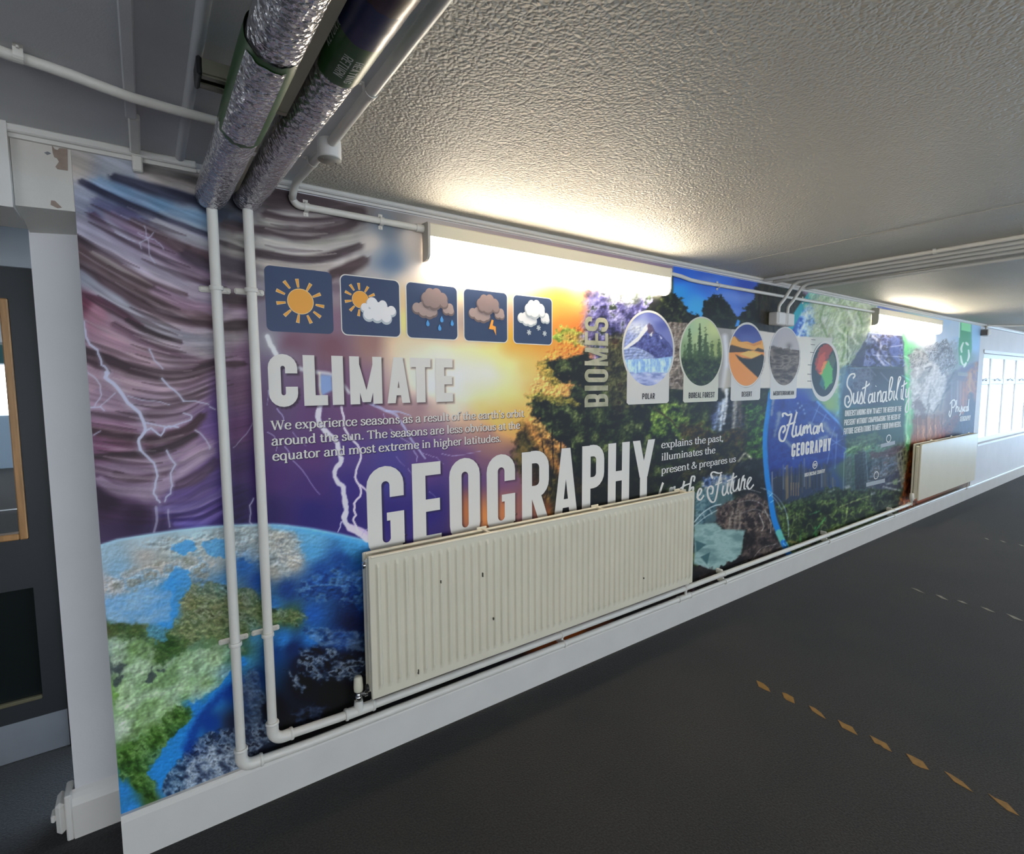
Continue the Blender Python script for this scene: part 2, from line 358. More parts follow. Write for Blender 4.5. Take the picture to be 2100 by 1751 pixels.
for zz, yy in ((.90, -.093), (.37, -.093)):             # end tappings
    pl = MB(); pl.lathe([(.0, -.006), (.013, -.006), (.015, 0), (.015, .012)], (.697, yy, zz), 'x', 16); pl.build('end_plug', chrome if zz > .5 else blackp, R1)
for px, py, h in ((857, 1376, .022), (903, 1192, .014), (989, 1178, .02), (1011, 1268, .012), (1319, 1185, .01)):
    x, z = WP(px, py, -.142); MB().box(x-.0025, x+.0025, -.1505, -.1425, z-h/2, z+h/2, .001).build('scuff_mark', mat('dark_scuff', '#4d463a', .8), R1)
# thermostat valve at the near bottom corner
vx, vy = .668, -.068
V = MB(); V.lathe([(.010, .268), (.012, .30), (.012, .318), (.016, .32), (.016, .334), (.011, .336), (.011, .352)], (vx, vy, 0), 'z', 18)
V.tube([(vx+.006, vy, .338), (.705, vy-.012, .338)], .009, 12).lathe([(.014, 0), (.014, .012)], (vx+.022, vy-.006, .338), 'x', 8)
vb = V.build('valve', chrome, R1)
hd = MB(); hd.lathe([(.013, .352), (.0185, .356), (.0195, .372), (.0175, .41), (.0155, .417), (.006, .4195)], (vx, vy, 0), 'z', 20)
hd.build('valve_head', mat('ivory_plastic', '#dcd9c4', .45), vb)
lk = MB(); lk.tube([(2.868, -.09, .345), (2.885, -.085, .345), (2.888, -.075, .30), (2.888, -.068, .212)], .009, 12); lk.lathe([(.013, .30), (.013, .335), (.009, .36)], (2.888, -.078, 0), 'z', 14)
lk.build('lockshield_valve', pipew, R1)
R2 = radiator('double_radiator', 'cream flat radiator at the far end of the mural, beside the window', 6.93, 8.99, .315, .945, -.142, -.058, 0)
v2 = MB(); v2.lathe([(.012, .26), (.012, .315), (.022, .318), (.024, .35), (.02, .395), (.008, .40)], (6.895, -.085, 0), 'z', 16); v2.tube([(6.895, -.085, .335), (6.94, -.10, .335)], .009, 10)
v2.build('valve', pipew, R2)
v3 = MB(); v3.tube([(8.95, -.09, .33), (8.97, -.08, .30), (8.97, -.07, .20)], .009, 10); v3.build('lockshield_valve', pipew, R2)

# ================================================================== heating pipes
def elbow(mb, c, r=.023, ax=None):
    pass
def pipe_clip(parent, x, z, horiz):                      # two-lug bracket holding a pipe; horiz: the pipe runs level
    mb = MB(); yb = -.0005
    if not horiz:
        mb.box(x-.05, x+.05, -.012, yb, z-.011, z+.011, .005); mb.lathe([(.021, -.008), (.0225, -.006), (.0225, .006), (.021, .008)], (x, -.05, z), 'z', 18)
        mb.box(x-.012, x+.012, -.04, -.0121, z-.008, z+.008, .003)
        for s in (-1, 1): mb.lathe([(.0045, -.0165), (.0045, -.0121)], (x+s*.04, 0, z), 'y', 10)
    else:
        mb.lathe([(.0185, -.008), (.02, -.006), (.02, .006), (.0185, .008)], (x, -.062, z), 'x', 18); mb.box(x-.008, x+.008, -.05, yb, z-.01, z+.026, .003)
    return mb.build('pipe_clip', pipew, parent)
def fitting(path, r, parent, name='elbow'):
    mb = MB(); mb.tube(path, r, 18)
    for a, b in ((path[0], path[1]), (path[-1], path[-2])):
        d = (Vector(b)-Vector(a)).normalized(); p = Vector(a); mb.tube([p-d*.002, p+d*.002, p+d*.008, p+d*.010], [r*1.02, r*1.12, r*1.12, r*1.0], 18)
    return mb.build(name, pipew, parent)
def lagged(x, label, z, ydrop, zend, xr, zl, xend, endcap, r):
    t = thing('heating_pipe', label, 'pipe', (x, -.05, 0), 'heating pipes from the ceiling')
    P = MB(); path = bend((xr, -.05, zend+.06), (xr, -.05, zl), (xend, -.05, zl), .045, 10); path = [(a, -.05-(.012 if a > xr+.2 else 0), c) for a, b, c in path]
    path.insert(-1, (xr+.25, -.062, zl)); P.tube(path, r, 18); pipe = P.build('pipe', pipew, t)
    fitting([(xr, -.05, zl+.075)]+bend((xr, -.05, zl+.06), (xr, -.05, zl), (xr+.06, -.05, zl), .04, 8)[1:-1]+[(xr+.072, -.05, zl)], r*1.28, t)
    return t, pipe
RP, RL = .0172, .0145
H1, p1 = lagged(.222, 'white heating pipe left of the other riser, foil lagged along the ceiling', 2.29, 0, 2.24, .222, .205, 2.93, None, RP)
H2, p2 = lagged(.334, 'white heating pipe nearer the weather icons, its ceiling lagging banded HEATING RETURN', 2.29, 0, 2.23, .334, .265, 6.87, None, RP)
# the lower pipe runs on past the radiator in two lengths
ext = MB(); ext.tube([(2.931, -.062, .205), (9.0, -.062, .20)], RL, 14); ext.build('pipe', pipew, H1)
fitting([(2.82, -.062, .205), (2.95, -.062, .205)], .0195, H1, 'tee'); fitting([(.612, -.062, .2655), (.735, -.062, .2655)], .0225, H2, 'tee')
tb = MB(); tb.tube([(vx, -.064, .266), (vx, -.066, .312)], [.0225, .017], 16); tb.build('tee_branch', pipew, H2)
fitting([(8.93, -.062, .2), (8.99, -.062, .2)], .019, H1, 'end_elbow')
el = MB(); el.tube([(6.84, -.062, .265), (6.878, -.064, .268), (6.893, -.075, .285)], .019, 14); el.build('elbow', pipew, H2)
for z in (1.983, .69): pipe_clip(H1, .2225, z, False); pipe_clip(H2, .333, z+.003, False)
for x in (1.80, 3.34, 4.95, 6.45):
    pipe_clip(H2, x, .265, True); pipe_clip(H1, x+.02, .205 if x < 3 else .203, True)
def lag(t, pipe, xf, xn, xr, z, rad):                   # foil covered lagging: along the ceiling, elbow, short drop
    yend = YF+.3; n = 46; xat = lambda y: xn+(xf-xn)*min(1, (-.16-y)/.9)
    path = [(xat(yy), yy, z) for yy in [yend+(-.16-yend)*i/n for i in range(0, n+1)]]
    zb = 2.292-(.0 if z < 2.31 else -.012)
    path += [(xn+(xr-xn)*k/5, -.16+.125*k/5, z+(zb-z)*(k/5)**2) for k in range(1, 6)]+[(xr, -.024, zb-.004), (xr, -.014, zb-.006)]
    R = [rad]*(len(path)-5)+[rad*.98, rad*.96, rad*.92, rad*.76, rad*.4]
    mb = MB(); mb.tube(path, R, 26, True, .03, 7 if xr < .3 else 9)
    return mb.build('foil_lagging', foil, t)
LR1, LR2, ZL1, ZL2, LX1, LX2 = .051, .049, 2.300, 2.330, .238, .375
lag(H1, p1, LX1, .226, .222, ZL1, LR1); lag(H2, p2, LX2, .352, .334, ZL2, LR2)
def band(t, name, m, x, z, y0, y1, r, a0=0, a1=2*pi, wav=0):
    n = 40; rng = random.Random(int(y0*1000)+n); mb = MB(); vs = []; K = int(n*(a1-a0)/(2*pi))+2
    rows = 6
    for i in range(rows+1):
        for k in range(K+1):
            a = a0+(a1-a0)*k/K; e = (rng.uniform(-wav, wav) if i in (0, rows) else 0)
            rr = r if 0 < i < rows else r-.001
            vs.append((x+rr*cos(a), y0+(y1-y0)*i/rows+e, z+rr*sin(a)))
    fs = [(i*(K+1)+k, i*(K+1)+k+1, (i+1)*(K+1)+k+1, (i+1)*(K+1)+k) for i in range(rows) for k in range(K)]
    return mb.add(vs, fs, True).build(name, m, t)
y1a, y1b = HP(573, 138, ZL1-LR1)[1], HP(508, 304, ZL1-LR1)[1]; y2, y2b = HP(712, 181, ZL2-LR2)[1], HP(752, 100, ZL2-LR2)[1]
band(H1, 'green_band', green, .235, ZL1, y1a, y1b, LR1+.003, wav=.004)
band(H1, 'foil_patch', foil, .235, ZL1, y1a+.02, y1b-.022, LR1+.005, 1.17*pi, 1.64*pi, wav=.006)
gb = band(H2, 'green_band', green, LX2, ZL2, y2-.9, y2, LR2+.003, wav=.002)
band(H2, 'blue_band', bluet, LX2, ZL2, y2b-.40, y2b, LR2+.0045, wav=.002)
band(H2, 'red_band', redt, LX2, ZL2, y2b-.24, y2b-.11, LR2+.0055, wav=.002)
# ================================================================== channel, bracket, conduits
t = thing('support_channel', 'beige metal channel hung between the two foil lagged pipes', 'rail', (.31, -1.6, 2.36))
def chan(x0, x1, y0, y1, z0, z1):
    b = MB(); b.box(x0, x1, y0, y1, z0, z0+.004).box(x0, x0+.004, y0, y1, z0+.0041, z1).box(x1-.004, x1, y0, y1, z0+.0041, z1); return b
chan(.2945, .3195, YF+.4, -.745, 2.305, 2.345).build('channel', mat('beige_channel_paint', '#9c9682', .5, var=.1), t)
MB().box(.294, .320, -.76, -.74, 2.303, 2.348, .002).build('channel_cap', steel, t)
t = thing('cable_trunking', 'short beige trunking ending at the wall between the foil lagged pipes', 'trunking', (.315, -.6, 2.36))
MB().box(.2830, .2995, -.66, -.06, 2.312, 2.352, .002).build('trunking_box', mat('beige_channel_paint', '#9c9682', .5), t)
MB().box(.282, .3005, -.46, -.43, 2.3105, 2.354, .003).build('trunking_joint', whitep, t)
t = thing('pipe_bracket', 'grey steel channel arm with a black end cap beside the foil lagging', 'bracket', (.14, -.70, 2.37))
b = MB(); b.box(.145, .40, -.735, -.729, 2.3535, 2.385).box(.145, .40, -.671, -.665, 2.350, 2.385).box(.145, .40, -.7285, -.6715, 2.379, 2.385).box(.145, .4, -.728, -.712, 2.350, 2.354).box(.145, .4, -.688, -.672, 2.350, 2.354)
b.build('channel_arm', steel, t)
MB().box(.134, .1445, -.738, -.662, 2.346, 2.389, .004).build('end_cap', blackp, t)
MB().box(.30, .309, -.705, -.695, 2.386, CZ-.001).build('drop_rod', steel, t)
def saddle(parent, c, along, normal, r=.0125):          # saddle clip: strap over a conduit with two lugs
    c = Vector(c); a = Vector(along); n = Vector(normal); s = a.cross(n); mb = MB()
    q = lambda u, v, w_: c+a*u+s*v+n*w_
    pts = [(-r-.017, 0), (-r-.004, 0)]+[(-(r+.003)*cos(k*pi/8), (r+.003)*sin(k*pi/8)+r*.9) for k in range(0, 9)]+[(r+.004, 0), (r+.017, 0)]
    vs = []
    for u in (-.009, .009):
        for v, h in pts: vs.append(q(u, v, h+.003))
    m_ = len(pts)
    for u in (-.009, .009):
        for v, h in pts: vs.append(q(u, v, max(h-.0025+.003, 0.0008)))
    fs = [(i, i+1, m_+i+1, m_+i) for i in range(m_-1)]+[(2*m_+i, 3*m_+i, 3*m_+i+1, 2*m_+i+1) for i in range(m_-1)]
    fs += [(i, 2*m_+i, 2*m_+i+1, i+1) for i in range(m_-1)]+[(m_+i, m_+i+1, 3*m_+i+1, 3*m_+i) for i in range(m_-1)]
    mb.add(vs, fs)
    for sg in (-1, 1):
        k = q(0, sg*(r+.011), .0062); mb.tube([k-n*.003, k+n*.0015], .0035, 8)
    return mb.build('saddle_clip', pipew, parent)
def conduit(label, path, r, clips=(), name='cable_conduit', group=None, m=pipew):
    t = thing(name, label, 'conduit', path[0], group); MB().tube(path, r, 14).build('conduit_tube', m, t)
    for c, a, n in clips: saddle(t, c, a, n, r)
    return t
zc = CZ-.0135
zq = [zc, zc, zc, zc, zc-.004, zc-.016, zc-.0225, zc-.0225, zc-.012, zc, zc]
cp = [HP(*p, zz)+(zz,) for zz, p in zip(zq, [(-60, 84), (0, 105), (22, 113), (45, 119), (90, 134), (150, 155), (210, 178), (270, 200), (360, 226), (445, 248), (500, 262)])]
c1 = conduit('white conduit crossing the left ceiling to the foil lagging', cp, .0125)
x, y = HP(36, 113, zc); saddle(c1, (x, y, CZ-.0005), (.985, .17, 0), (0, 0, -1), .0125)
t = thing('mini_trunking', 'white mini trunking along the left ceiling, ending on the wall', 'trunking', (.01, -1, CZ))
b = MB(); b.box(-.004, .022, YF+.2, -.30, CZ-.022, CZ-.0005, .003); b.build('trunking_box', greyp, t)
b = MB(); b.box(.002, .030, -.296, -.031, CZ-.020, CZ-.0005, .004); b.box(.006, .034, -.030, -.001, 2.338, CZ-.022, .004); b.build('trunking_end', pipew, t)
# round box on the ceiling with conduits either way
t = thing('junction_box', 'round white junction box on the ceiling beside the foil lagging', 'junction box', (.515, -.43, CZ))
MB().lathe([(.036, 0), (.0365, -.012), (.036, -.052), (.0345, -.056), (.001, -.0565)], (.515, -.43, CZ-.0005), 'z', 28).build('box', whitep, t)
MB().lathe([(.0355, -.0568), (.0355, -.0592), (.001, -.0595)], (.515, -.43, CZ-.0005), 'z', 28).build('lid', mat('grey_lid', '#96948c', .5), t)
for dx, dy in ((.024, .012), (-.024, -.01)): MB().lathe([(.003, -.0597), (.003, -.0612)], (.515+dx, -.43+dy, CZ-.0005), 'z', 8).build('screw', steel, t)
zc = CZ-.0165
c2 = conduit('thick white conduit along the ceiling beside the lagging labelled HEATING RETURN', [(.515, YF+.3, zc), (.514, -2, zc), (.514, -1, zc), (.514, -.467, zc)], .015, [((.514, -.80, CZ-.0005), (0, 1, 0), (0, 0, -1))])
zw, yw, xw = 2.325, -.0165, .492
pa = [(.512, -.393, zc), (.508, -.30, zc)]+[(.500, -.06, zc)][:0]
bp_ = [(.500, -.115, zc), (.496, -.075, zc-.006), (.494, -.045, zc-.022), (.493, -.026, zc-.045)]
bw_ = [(xw+.002+.032*(1-cos(k*pi/12)), yw, zw+.03-.03*sin(k*pi/12)) for k in range(0, 7)]
c3 = conduit('white conduit from the round ceiling box, bending along the wall to the near light', pa+bp_+bw_+[(.75, yw, 2.324), (1.035, yw, 2.322)], .0135,
             [((.545, -.0005, 2.325), (1, 0, 0), (0, -1, 0)), ((.845, -.0005, 2.3235), (1, 0, 0), (0, -1, 0)), ((.505, -.27, CZ-.0005), (0, 1, 0), (0, 0, -1))])
cf = MB(); cf.tube([(1.0, yw, 2.322), (1.034, yw, 2.322)], .017, 14); cf.build('coupling', pipew, c3)
c4 = conduit('thin white conduit linking the near light to the far light', [(2.6855, -.0165, 2.318), (2.76, -.0165, 2.322), (2.84, -.0165, 2.318), (2.93, -.0165, 2.306), (3.05, -.0165, 2.303), (4.5, -.0165, 2.306), (5.80, -.0165, 2.310)], .0125,
             [((3.25, -.0005, 2.303), (1, 0, 0), (0, -1, 0)), ((4.44, -.0005, 2.306), (1, 0, 0), (0, -1, 0)), ((5.25, -.0005, 2.308), (1, 0, 0), (0, -1, 0))])
zc = CZ-.014; G = 'conduits across the far ceiling'
for i, (x, lb) in enumerate(((3.80, 'first ceiling conduit of the far row, nearest the stippled ceiling bay'), (3.93, 'second ceiling conduit of the far row, ending on the wall beside the first'), (4.43, 'last ceiling conduit of the far row, nearest the far light'))):
    conduit(lb, [(x, YF+.2, zc), (x, -2, zc), (x, -.033, zc)], .0125, [((x, -1.05, CZ-.0005), (0, 1, 0), (0, 0, -1)), ((x, -.2, CZ-.0005), (0, 1, 0), (0, 0, -1))] if i == 0 else [], group=G)
for xb, xc_, lb, lb2 in ((3.985, 4.06, 'far ceiling conduit bending down to the nearer small white box', 'small white box under a bent conduit, nearer of the pair above the ovals'), (4.118, 4.20, 'far ceiling conduit bending down to the further small white box', 'small white box under a bent conduit, further of the pair above the ovals')):
    yb = -.05
    conduit(lb, [(xc_, YF+.2, zc), (xc_, -2, zc), (xc_, -.20, zc), (xc_, -.15, zc-.004), (xc_-.005, -.115, zc-.022), (xb+.035, -.072, 2.275), (xb+.01, -.053, 2.235), (xb+.002, -.047, 2.215), (xb, -.046, 2.173)], .0125, group=G)
    t = thing('socket_box', lb2, 'box', (xb, 0, 2.07), 'small boxes under the bent conduits')
    MB().box(xb-.062, xb+.062, -.075, -.0005, 2.075, 2.172, .008).build('box', whitep, t)
    MB().box(xb-.045, xb+.045, -.0785, -.0755, 2.088, 2.158, .001).build('front_plate', whitep, t)
# alarm sounder in the corner with its own conduit
t = thing('alarm_sounder', 'small white alarm box at the top end of the mural above the window', 'alarm', (9.42, 0, 2.26))
MB().box(9.38, 9.53, -.085, -.0005, 2.245, 2.335, .012).build('case', whitep, t)
MB().box(9.3745, 9.3795, -.075, -.01, 2.255, 2.325).build('side_grille', mat('brown_grille', '#75685f', .6), t)
conduit('white conduit from the alarm box out across the far ceiling', [(9.47, -.03, 2.336), (9.50, -.035, 2.375), (9.62, -.06, zc-.004), (10.1, -.33, zc), (10.5, -1.0, zc), (10.7, YF+.2, zc)], .0125)

# ================================================================== worn floor tape, each piece traced in image pixels and projected to the floor
def tape(pts, m, label, group, cat='floor tape'):
    q = [HP(*p, .0) for p in pts]; n = len(q); z = .0016; rng = random.Random(int(pts[0][0]))
    mb = MB(); mb.add([(x, y, z) for x, y in q]+[(x, y, .0002) for x, y in q], [list(range(n)), list(range(n, 2*n))[::-1]]+[[i, (i+1) % n, n+(i+1) % n, n+i] for i in range(n)])
    return tag(mb.build('tape_piece', m), label, cat, group)
T1 = [[(1551, 1395), (1566, 1402), (1576, 1411), (1580, 1419), (1570, 1415), (1556, 1408)],
      [(1604, 1420), (1612, 1422), (1627, 1430), (1630, 1443), (1614, 1436), (1608, 1431)],
      [(1659, 1447), (1671, 1452), (1684, 1462), (1694, 1475), (1678, 1466), (1666, 1458)],
      [(1718, 1476), (1730, 1483), (1748, 1491), (1759, 1508), (1743, 1500), (1727, 1492)],
      [(1784, 1508), (1800, 1516), (1818, 1525), (1829, 1542), (1812, 1534), (1806, 1528), (1794, 1524)],
      [(1858, 1545), (1872, 1551), (1893, 1562), (1905, 1579), (1888, 1574), (1872, 1566)],
      [(1936, 1581), (1950, 1588), (1974, 1603), (1996, 1625), (1975, 1613), (1957, 1603)],
      [(2026, 1627), (2040, 1636), (2066, 1647), (2090, 1673), (2066, 1662), (2046, 1646)]]
order = ['furthest piece at the start of the amber tape line, smallest', 'second amber tape piece from the mural end of the line', 'third amber tape piece from the mural end of the line', 'fourth amber tape piece from the mural end of the line', 'fifth amber tape piece from the mural end, notched along one side', 'sixth amber tape piece from the mural end of the line', 'seventh amber tape piece from the mural end of the line', 'largest amber tape piece, closest to the bottom right corner']
for p, l in zip(T1, order): tape(p, tapeo, l, 'amber tape pieces in the near floor line')
T2 = [[(1868, 1205), (1880, 1208), (1897, 1217), (1885, 1213)], [(1918, 1219), (1930, 1222), (1945, 1231), (1931, 1227)], [(1962, 1231), (1974, 1233), (1985, 1239), (1973, 1236)], [(2011, 1244), (2025, 1248), (2041, 1256), (2026, 1252)], [(2063, 1258), (2080, 1264), (2100, 1274), (2080, 1269)]]
for p, l in zip(T2, ('first pale tape dash of the middle floor line, nearest the mural', 'second pale tape dash from the mural in the middle floor line', 'third pale tape dash from the mural, shortest of the middle line', 'fourth pale tape dash from the mural in the middle floor line', 'fifth pale tape dash, at the right edge in the middle floor line')): tape(p, tapew, l, 'pale tape dashes in the middle floor line')
T3 = [[(2018, 1103), (2025, 1104.5), (2029, 1107), (2023, 1105.7)], [(2050, 1108), (2058, 1110), (2064, 1113), (2057, 1111.3)], [(2088, 1116), (2096, 1118), (2103, 1121), (2095, 1119.5)]]
for p, l in zip(T3, ('pale tape dash of the furthest floor line, nearest the mural', 'middle pale tape dash of the furthest floor line', 'pale tape dash of the furthest floor line, at the right edge')): tape(p, tapew, l, 'pale tape dashes in the furthest floor line')


# ================================================================== lettering: outlines drawn here, no font files
def spline(P, n=8, closed=False):
    P = [np.array(p, float) for p in P]; out = []
    if len(P) < 3: return [tuple(p) for p in P]
    m_ = len(P)
    for i in range(m_ if closed else m_-1):
        p0 = P[(i-1) % m_] if (closed or i > 0) else 2*P[0]-P[1]; p1 = P[i]; p2 = P[(i+1) % m_]
        p3 = P[(i+2) % m_] if (closed or i < m_-2) else 2*P[-1]-P[-2]
        for k in range(n):
            t = k/n; out.append(tuple(.5*((2*p1)+(-p0+p2)*t+(2*p0-5*p1+4*p2-p3)*t*t+(-p0+3*p1-3*p2+p3)*t**3)))
    if not closed: out.append(tuple(P[-1]))
    else: out.append(out[0])
    return out
def ribbon(P, wf):                                      # polyline -> quads, wf(i, direction) gives the full width
    P = [np.array(p, float) for p in P]; P = [p for i, p in enumerate(P) if i == 0 or np.hypot(*(p-P[i-1])) > 1e-7]; n = len(P); closed = n > 3 and np.hypot(*(P[0]-P[-1])) < 1e-9; L = []; R = []
    for i in range(n):
        if closed: a, b = P[(i-1) % (n-1)], P[(i+1) % (n-1)]
        else: a, b = P[max(i-1, 0)], P[min(i+1, n-1)]
        d = b-a; d = d/(np.hypot(*d)+1e-12); w_ = wf(i/(n-1), d)/2; nn = np.array([-d[1], d[0]])
        if 0 < i < n-1 or closed:
            d1 = (P[i]-a); d1 = d1/(np.hypot(*d1)+1e-12); w_ = w_/max(.6, abs(float(d1@d)))
        L.append(P[i]+nn*w_); R.append(P[i]-nn*w_)
    return [[tuple(L[i]), tuple(R[i]), tuple(R[i+1]), tuple(L[i+1])] for i in range(n-1)]
def rrect_path(x0, z0, x1, z1, r, a=0, b=4, n=5):
    c = [(x1-r, z1-r, 0), (x0+r, z1-r, 1), (x0+r, z0+r, 2), (x1-r, z0+r, 3)]; P = []
    for k in range(a, b):
        cx, cz, q = c[k % 4]; P += [(cx+r*cos((q+i/n)*pi/2), cz+r*sin((q+i/n)*pi/2)) for i in range(n+1)]
    return P
def gothic(ch, w_, h, T):                               # condensed heavy capitals in a w x h box, stem T
    t = T*.92; H = T/2; rr = min(w_*.5, h*.35)-H; R = lambda a, b, c, d: [(a, b), (c, b), (c, d), (a, d)]
    def path(P, T_=T): return ribbon(P, lambda u, d: T_)
    x0, x1, z0, z1 = H, w_-H, t/2, h-t/2
    D = lambda xa, za, xb, zb, hw: [(xa-hw, za), (xa+hw, za), (xb+hw, zb), (xb-hw, zb)]
    o = []
    if ch in 'OQ': P = rrect_path(x0, z0, x1, z1, rr); o = path(P+[P[0]])
    elif ch in 'CG':
        top = rrect_path(x0, z0, x1, z1, rr, 0, 2); bot = rrect_path(x0, z0, x1, z1, rr, 2, 4)
        if ch == 'C': o = path([(x1, h*.64)]+top+bot+[(x1, h*.38)])
        else: o = path([(x1, h*.66)]+top+bot+[(x1, h*.12), (x1, h*.49)])+[R(w_*.52, h*.40, w_-T, h*.49)]
    elif ch == 'U': P = rrect_path(x0, z0, x1, z1, rr, 2, 4); o = path([(x0, h)]+P+[(x1, h)])
    elif ch == 'J': P = rrect_path(x0, z0, x1, z1, rr, 2, 4); o = path([(x0, h*.35)]+P+[(x1, h)])
    elif ch == 'I': o = [R(0, 0, w_, h)]
    elif ch == 'L': o = [R(0, 0, T, h), R(T, 0, w_, t)]
    elif ch == 'T': o = [R(0, h-t, w_, h), R(w_/2-H, 0, w_/2+H, h-t)]
    elif ch == 'H': o = [R(0, 0, T, h), R(w_-T, 0, w_, h), R(T, h*.5-t/2, w_-T, h*.5+t/2)]
    elif ch in 'EF':
        o = [R(0, 0, T, h), R(T, h-t, w_, h), R(T, h*.5-t*.47, w_*.96, h*.5+t*.47)]+([R(T, 0, w_, t)] if ch == 'E' else [])
    elif ch in 'PRB':
        zm = h*.46; r2 = min(w_-T, h-zm-t)*.5; P = rrect_path(x0-r2, zm, x1, z1, r2, 3, 5)
        o = [R(0, 0, T, h)]+path([(T*.9, zm)]+P+[(T*.9, z1)])
        if ch == 'R': o += [[(w_*.30, zm-t*.1), (w_*.30+T, zm), (w_*1.03, 0), (w_*1.03-T, 0)]]
        if ch == 'B':
            r3 = min(w_-T, zm-t)*.5; P = rrect_path(x0-r3, z0, x1, zm, r3, 3, 5); o += path([(T*.9, z0)]+P+[(T*.9, zm)])
    elif ch == 'D': P = rrect_path(x0-rr, z0, x1, z1, rr, 3, 5); o = [R(0, 0, T, h)]+path([(T*.9, z0)]+P+[(T*.9, z1)])
    elif ch == 'A': o = [D(H*.85, 0, w_/2-H*.12, h, H*.85), D(w_-H*.85, 0, w_/2+H*.12, h, H*.85), R(w_*.3, h*.17, w_*.7, h*.17+t*.8)]
    elif ch == 'M':
        o = [R(0, 0, T*.92, h), R(w_-T*.92, 0, w_, h), D(w_/2-H*.1, h*.04, H*.75, h, H*.7), D(w_/2+H*.1, h*.04, w_-H*.75, h, H*.7)]
    elif ch == 'N': o = [R(0, 0, T*.9, h), R(w_-T*.9, 0, w_, h), D(w_-H, 0, H, h, H*.95)]
    elif ch == 'V': o = [D(w_/2, 0, H, h, H), D(w_/2, 0, w_-H, h, H)]
    elif ch == 'Y': o = [R(w_/2-H, 0, w_/2+H, h*.5), D(w_/2-H*.1, h*.42, H, h, H), D(w_/2+H*.1, h*.42, w_-H, h, H)]
    elif ch == 'W':
        o = [D(w_*.27, 0, H*.9, h, H*.85), D(w_*.27, 0, w_*.5, h*.9, H*.8), D(w_*.73, 0, w_*.5, h*.9, H*.8), D(w_*.73, 0, w_-H*.9, h, H*.85)]
    elif ch == 'S':
        q = min(w_/2-H, (h-t)/4); zc = h/2
        P = [(x1, h*.70)]+rrect_path(x0, zc, x1, z1, q, 0, 2)+[(x0, zc+q)]+[(x0+q-q*cos(i*pi/10), zc+q-q*sin(i*pi/10)) for i in range(1, 6)]
        P2 = [(x1-q+q*sin(i*pi/10), zc-q+q*cos(i*pi/10)) for i in range(0, 6)]+rrect_path(x0, z0, x1, zc, q, 3, 4)[::-1]+rrect_path(x0, z0, x1, zc, q, 2, 3)[::-1]+[(x0, h*.30)]
        o = path(P+P2)
    elif ch == '.': o = [R(0, 0, T, T)]
    return o
GW = {'I': .21, 'M': .62, 'W': .70, 'N': .46, '.': .2, 'L': .38, 'E': .38, 'F': .37, 'T': .42}
def gothic_line(txt, T=.19, gap=.085):                  # a whole line, cap height 1
    x = 0; o = []
    for ch in txt:
        if ch == ' ': x += .2; continue
        w_ = GW.get(ch, .44); o += [[(px+x, pz) for px, pz in q] for q in gothic(ch, w_, 1, T)]; x += w_+gap
    return o, x-gap
